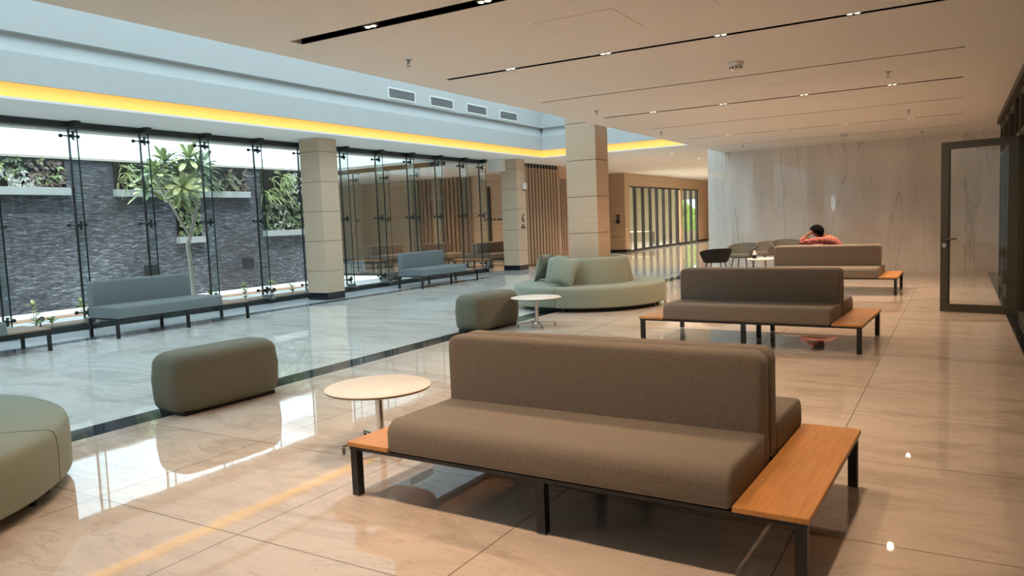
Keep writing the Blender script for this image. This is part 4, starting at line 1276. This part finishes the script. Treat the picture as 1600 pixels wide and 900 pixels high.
# ------------------------------------------------------------------ cafe group
def tub_chair(label, loc, rz, mat_):
    t = thing('tub_chair', label, 'chair', loc, rz, 'tub chairs by the marble wall')
    b = B(); N = 28
    outer, inner = [], []
    rows = 7
    def shell(off):
        R_ = []
        for i in range(N + 1):
            a = math.radians(-125 + 250 * i / N)      # 0 = back (+y)
            s = abs(i / N - 0.5) * 2
            top = 0.81 - 0.13 * s ** 2.2
            col_ = []
            for j in range(rows + 1):
                f = j / rows
                z = 0.51 + (top - 0.51) * f
                rr = (0.22 + 0.10 * f ** 0.7) - off
                col_.append(b.bm.verts.new((rr * math.sin(a) * 1.02, rr * math.cos(a) * 0.95, z)))
            R_.append(col_)
        return R_
    o_, i_ = shell(0), shell(0.035)
    for i in range(N):
        for j in range(rows):
            b.bm.faces.new((o_[i][j], o_[i + 1][j], o_[i + 1][j + 1], o_[i][j + 1]))
            b.bm.faces.new((i_[i][j], i_[i][j + 1], i_[i + 1][j + 1], i_[i + 1][j]))
        b.bm.faces.new((o_[i][rows], o_[i + 1][rows], i_[i + 1][rows], i_[i][rows]))
        b.bm.faces.new((o_[i][0], i_[i][0], i_[i + 1][0], o_[i + 1][0]))
    for k in (0, N):
        for j in range(rows):
            b.bm.faces.new((o_[k][j], o_[k][j + 1], i_[k][j + 1], i_[k][j]))
    obj('shell', b, M[mat_], t, angle=50)
    obj('seat', B().prism([(0.25 * math.sin(a) * 1.0, 0.235 * math.cos(a) - 0.03) for a in [2 * PI * k / 28 for k in range(28)]], 'z', 0.515, 0.60, 0.03, 3), M[mat_], t)
    for sx in (-1, 1):
        for sy in (-1, 1):
            obj('leg', B().tube([(sx * 0.14, sy * 0.13, 0.515), (sx * 0.24, sy * 0.235, 0.0)], [0.012, 0.010], 8), M['black_metal'], t)
    return t


tub_chair('black tub chair with its back to the camera, left of the cafe group', (-4.60, 16.6, 0), R2(215), 'chair_dark').scale = (1.08, 1.08, 1.05)
tub_chair('grey green tub chair facing the camera, second from the left', (-4.26, 17.6, 0), R2(-12), 'chair_grey').scale = (1.08, 1.08, 1.12)
tub_chair('taupe tub chair behind the bottle on the cafe table', (-3.97, 18.6, 0), R2(-30), 'chair_brown').scale = (1.08, 1.08, 1.12)
tub_chair('tub chair mostly hidden behind the far bench, left of the man', (-3.27, 17.6, 0), R2(15), 'chair_grey').scale = (1.08, 1.08, 1.2)
t = thing('cafe_table', 'round white cafe table between the tub chairs', 'table', (-3.62, 16.9, 0))
obj('table_top', B().lathe([(0.0, 0.60), (0.355, 0.60), (0.365, 0.59), (0.36, 0.575), (0.0, 0.575)], 0, 0, 40), M['plastic'], t)
obj('pedestal', B().cyl((0, 0, 0.02), (0, 0, 0.576), 0.025, n=14), M['plastic'], t)
obj('foot_disc', B().lathe([(0.0, 0.0), (0.22, 0.0), (0.22, 0.012), (0.03, 0.025), (0.0, 0.025)], 0, 0, 32), M['plastic'], t)
t = thing('drink_bottle', 'small bottle with dark drink standing on the round white cafe table', 'bottle', (-3.80, 16.78, 0.60))
obj('liquid', B().lathe([(0.0, 0.001), (0.042, 0.001), (0.045, 0.02), (0.045, 0.075), (0.0, 0.076)], 0, 0, 18), M['bottle_dark'], t)
obj('bottle_body', B().lathe([(0.0, 0.076), (0.044, 0.077), (0.043, 0.12), (0.02, 0.16), (0.016, 0.19), (0.0, 0.19)], 0, 0, 18), M['bottle_clear'], t)
obj('cap', B().cyl((0, 0, 0.19), (0, 0, 0.212), 0.018, n=14), M['bottle_dark'], t)


# ------------------------------------------------------------------ man leaning on the far bench
def plaid():
    mt, nt, p = new_mat('red_check_shirt')
    tc = nt.nodes.new('ShaderNodeTexCoord'); s = nt.nodes.new('ShaderNodeSeparateXYZ'); nt.links.new(tc.outputs['Object'], s.inputs[0])
    def st(o, pit, thr):
        return math_node(nt, 'LESS_THAN', math_node(nt, 'FRACT', math_node(nt, 'DIVIDE', math_node(nt, 'ADD', o, 50.0), pit)), thr)
    a = st(s.outputs[0], 0.030, 0.45); c = st(s.outputs[2], 0.030, 0.45); d = st(s.outputs[1], 0.030, 0.45)
    f = math_node(nt, 'MULTIPLY', math_node(nt, 'ADD', math_node(nt, 'ADD', a, c), d), 0.333)
    r = ramp(nt, [(0.1, (0.20, 0.012, 0.016, 1)), (0.5, (0.33, 0.05, 0.055, 1)), (0.95, (0.62, 0.42, 0.40, 1))]); nt.links.new(f, r.inputs[0])
    nt.links.new(r.outputs[0], p.inputs['Base Color']); p.inputs['Roughness'].default_value = 0.9
    return mt


M['plaid'] = plaid()


def skin_mesh(name, verts, edges, radii, mat_, parent, root=0, sub=2):
    me = bpy.data.meshes.new(name); me.from_pydata([Vector(v) for v in verts], edges, [])
    me.materials.append(mat_)
    o = bpy.data.objects.new(name, me); COL.objects.link(o); o.parent = parent
    md = o.modifiers.new('skin', 'SKIN'); md.use_smooth_shade = True; md.branch_smoothing = 0.6
    if not len(me.skin_vertices):
        bm_ = bmesh.new(); bm_.from_mesh(me); bm_.verts.layers.skin.verify(); bm_.to_mesh(me); bm_.free()
    layer = me.skin_vertices[0]
    for i, r in enumerate(radii):
        layer.data[i].radius = r if hasattr(r, '__len__') else (r, r)
        layer.data[i].use_root = (i == root)
    s = o.modifiers.new('sub', 'SUBSURF'); s.levels = sub; s.render_levels = sub
    return o


PB = Vector((-2.35, 16.52, 0.0))
man = thing('person', 'man in a red checked shirt leaning his head on his hand behind the far bench', 'person', PB)
V, Ed, Rr = [], [], []


def pv(p, r, link=None):
    V.append(Vector(p) - PB); Rr.append(r)
    if link is not None: Ed.append((link, len(V) - 1))
    return len(V) - 1


pel = pv((-2.02, 16.47, 0.62), 0.135)
sp1 = pv((-2.07, 16.46, 0.85), 0.145, pel)
sp2 = pv((-2.15, 16.42, 0.98), 0.13, sp1)
nk0 = pv((-2.27, 16.38, 1.045), 0.085, sp2)
nk1 = pv((-2.36, 16.34, 1.085), 0.058, nk0)
hd0 = pv((-2.42, 16.31, 1.11), 0.078, nk1)
hd1 = pv((-2.47, 16.29, 1.16), 0.102, hd0)
hd2 = pv((-2.485, 16.285, 1.215), 0.078, hd1)
ls = pv((-2.27, 16.23, 1.00), 0.075, sp2)
le = pv((-2.74, 16.10, 0.955), 0.048, ls)
lw = pv((-2.645, 16.15, 1.085), 0.032, le)
lp = pv((-2.595, 16.17, 1.125), (0.036, 0.022), lw)
for k, (dx, dz, L) in enumerate(((0.045, 0.030, 1.0), (0.052, 0.016, 1.1), (0.052, 0.002, 1.0), (0.046, -0.012, 0.85))):
    f1 = pv((-2.595 + dx * 0.6 * L, 16.163 - 0.004 * k, 1.125 + dz * 0.8 + 0.012), 0.011, lp)
    f2 = pv((-2.595 + dx * 1.25 * L, 16.172 - 0.004 * k, 1.125 + dz * 1.3 + 0.020), 0.0095, f1)
    pv((-2.595 + dx * 1.75 * L, 16.19 - 0.003 * k, 1.125 + dz * 1.5 + 0.016), 0.008, f2)
th = pv((-2.60, 16.19, 1.095), 0.012, lw); pv((-2.565, 16.205, 1.085), 0.0095, th)
rs_ = pv((-2.20, 16.58, 0.99), 0.075, sp2)
re_ = pv((-2.52, 16.60, 0.80), 0.048, rs_)
rw = pv((-2.66, 16.46, 0.93), 0.032, re_)
rp = pv((-2.66, 16.40, 0.985), (0.036, 0.022), rw)
for k in range(4):
    f1 = pv((-2.655 + 0.016 * k, 16.375, 1.02 + 0.008 * (1.5 - abs(k - 1.5))), 0.0105, rp)
    pv((-2.645 + 0.016 * k, 16.35, 1.045), 0.009, f1)
th = pv((-2.62, 16.42, 0.985), 0.012, rw); pv((-2.60, 16.40, 1.01), 0.0095, th)
for s_, yk in ((0, 16.56), (1, 16.44)):
    hp = pv((-2.07, 16.50 - 0.1 * s_ + 0.06, 0.60), 0.095, pel)
    kn = pv((-2.36 - 0.12 * s_, 16.74, 0.585), 0.066, hp)
    an = pv((-2.40 - 0.12 * s_, 16.80, 0.12), 0.042, kn)
    pv((-2.46 - 0.12 * s_, 16.93, 0.05), 0.038, an)
body = skin_mesh('body', V, Ed, Rr, M['skin'], man, pel, 2)
# face details on the head, turned down and to the left
b = B(); q = Matrix.Rotation(R2(18), 3, 'Y')
b.blob(Vector((-2.572, 16.285, 1.135)) - PB, 0.02, (1.1, 0.8, 1.3), 2)
obj('nose', b, M['skin'], man)
b = B(); b.blob(Vector((-2.44, 16.19, 1.135)) - PB, 0.03, (0.7, 0.35, 1.1), 2); b.blob(Vector((-2.44, 16.385, 1.135)) - PB, 0.03, (0.7, 0.35, 1.1), 2)
obj('ears', b, M['skin'], man)
b = B()
t_ = bmesh.new(); bmesh.ops.create_icosphere(t_, subdivisions=4, radius=1)
for v in t_.verts:
    v.co = Vector((v.co.x * 0.142, v.co.y * 0.128, v.co.z * 0.138))
cut = [v for v in t_.verts if (v.co.x * -0.55 + v.co.z * -0.83) > 0.05]
bmesh.ops.delete(t_, geom=cut, context='VERTS')
bmesh.ops.translate(t_, vec=Vector((-2.452, 16.287, 1.172)) - PB, verts=list(t_.verts))
b.join(t_)
h = obj('hair', b, M['hair'], man, angle=80)
sol = h.modifiers.new('thick', 'SOLIDIFY'); sol.thickness = 0.012
V, Ed, Rr = [], [], []
p0 = pv((-2.02, 16.47, 0.64), 0.155)
p1 = pv((-2.07, 16.46, 0.85), 0.17, p0)
p2 = pv((-2.15, 16.42, 0.985), 0.15, p1)
p3 = pv((-2.29, 16.375, 1.055), 0.092, p2)
a1 = pv((-2.27, 16.225, 1.00), 0.088, p2)
a15 = pv((-2.50, 16.16, 0.98), 0.066, a1)
a2 = pv((-2.745, 16.10, 0.955), 0.058, a15)
pv((-2.655, 16.147, 1.072), 0.043, a2)
a1 = pv((-2.20, 16.585, 0.99), 0.088, p2)
a2 = pv((-2.52, 16.605, 0.80), 0.058, a1)
pv((-2.655, 16.468, 0.92), 0.043, a2)
skin_mesh('shirt', V, Ed, Rr, M['plaid'], man, p0, 2)
V, Ed, Rr = [], [], []
q0 = pv((-2.02, 16.47, 0.63), 0.15)
for s_ in (0, 1):
    hp = pv((-2.07, 16.56 - 0.1 * s_, 0.60), 0.105, q0)
    kn = pv((-2.36 - 0.12 * s_, 16.74, 0.588), 0.078, hp)
    pv((-2.40 - 0.12 * s_, 16.80, 0.15), 0.058, kn)
skin_mesh('trousers', V, Ed, Rr, M['trousers'], man, q0, 2)
for s_ in (0, 1):
    b = B(); b.box(-2.48 - 0.12 * s_, -2.38 - 0.12 * s_, 16.76, 17.02, 0.0, 0.10, 0.035, 3)
    for v in b.bm.verts: v.co -= PB
    obj('shoe', b, M['black_metal'], man)
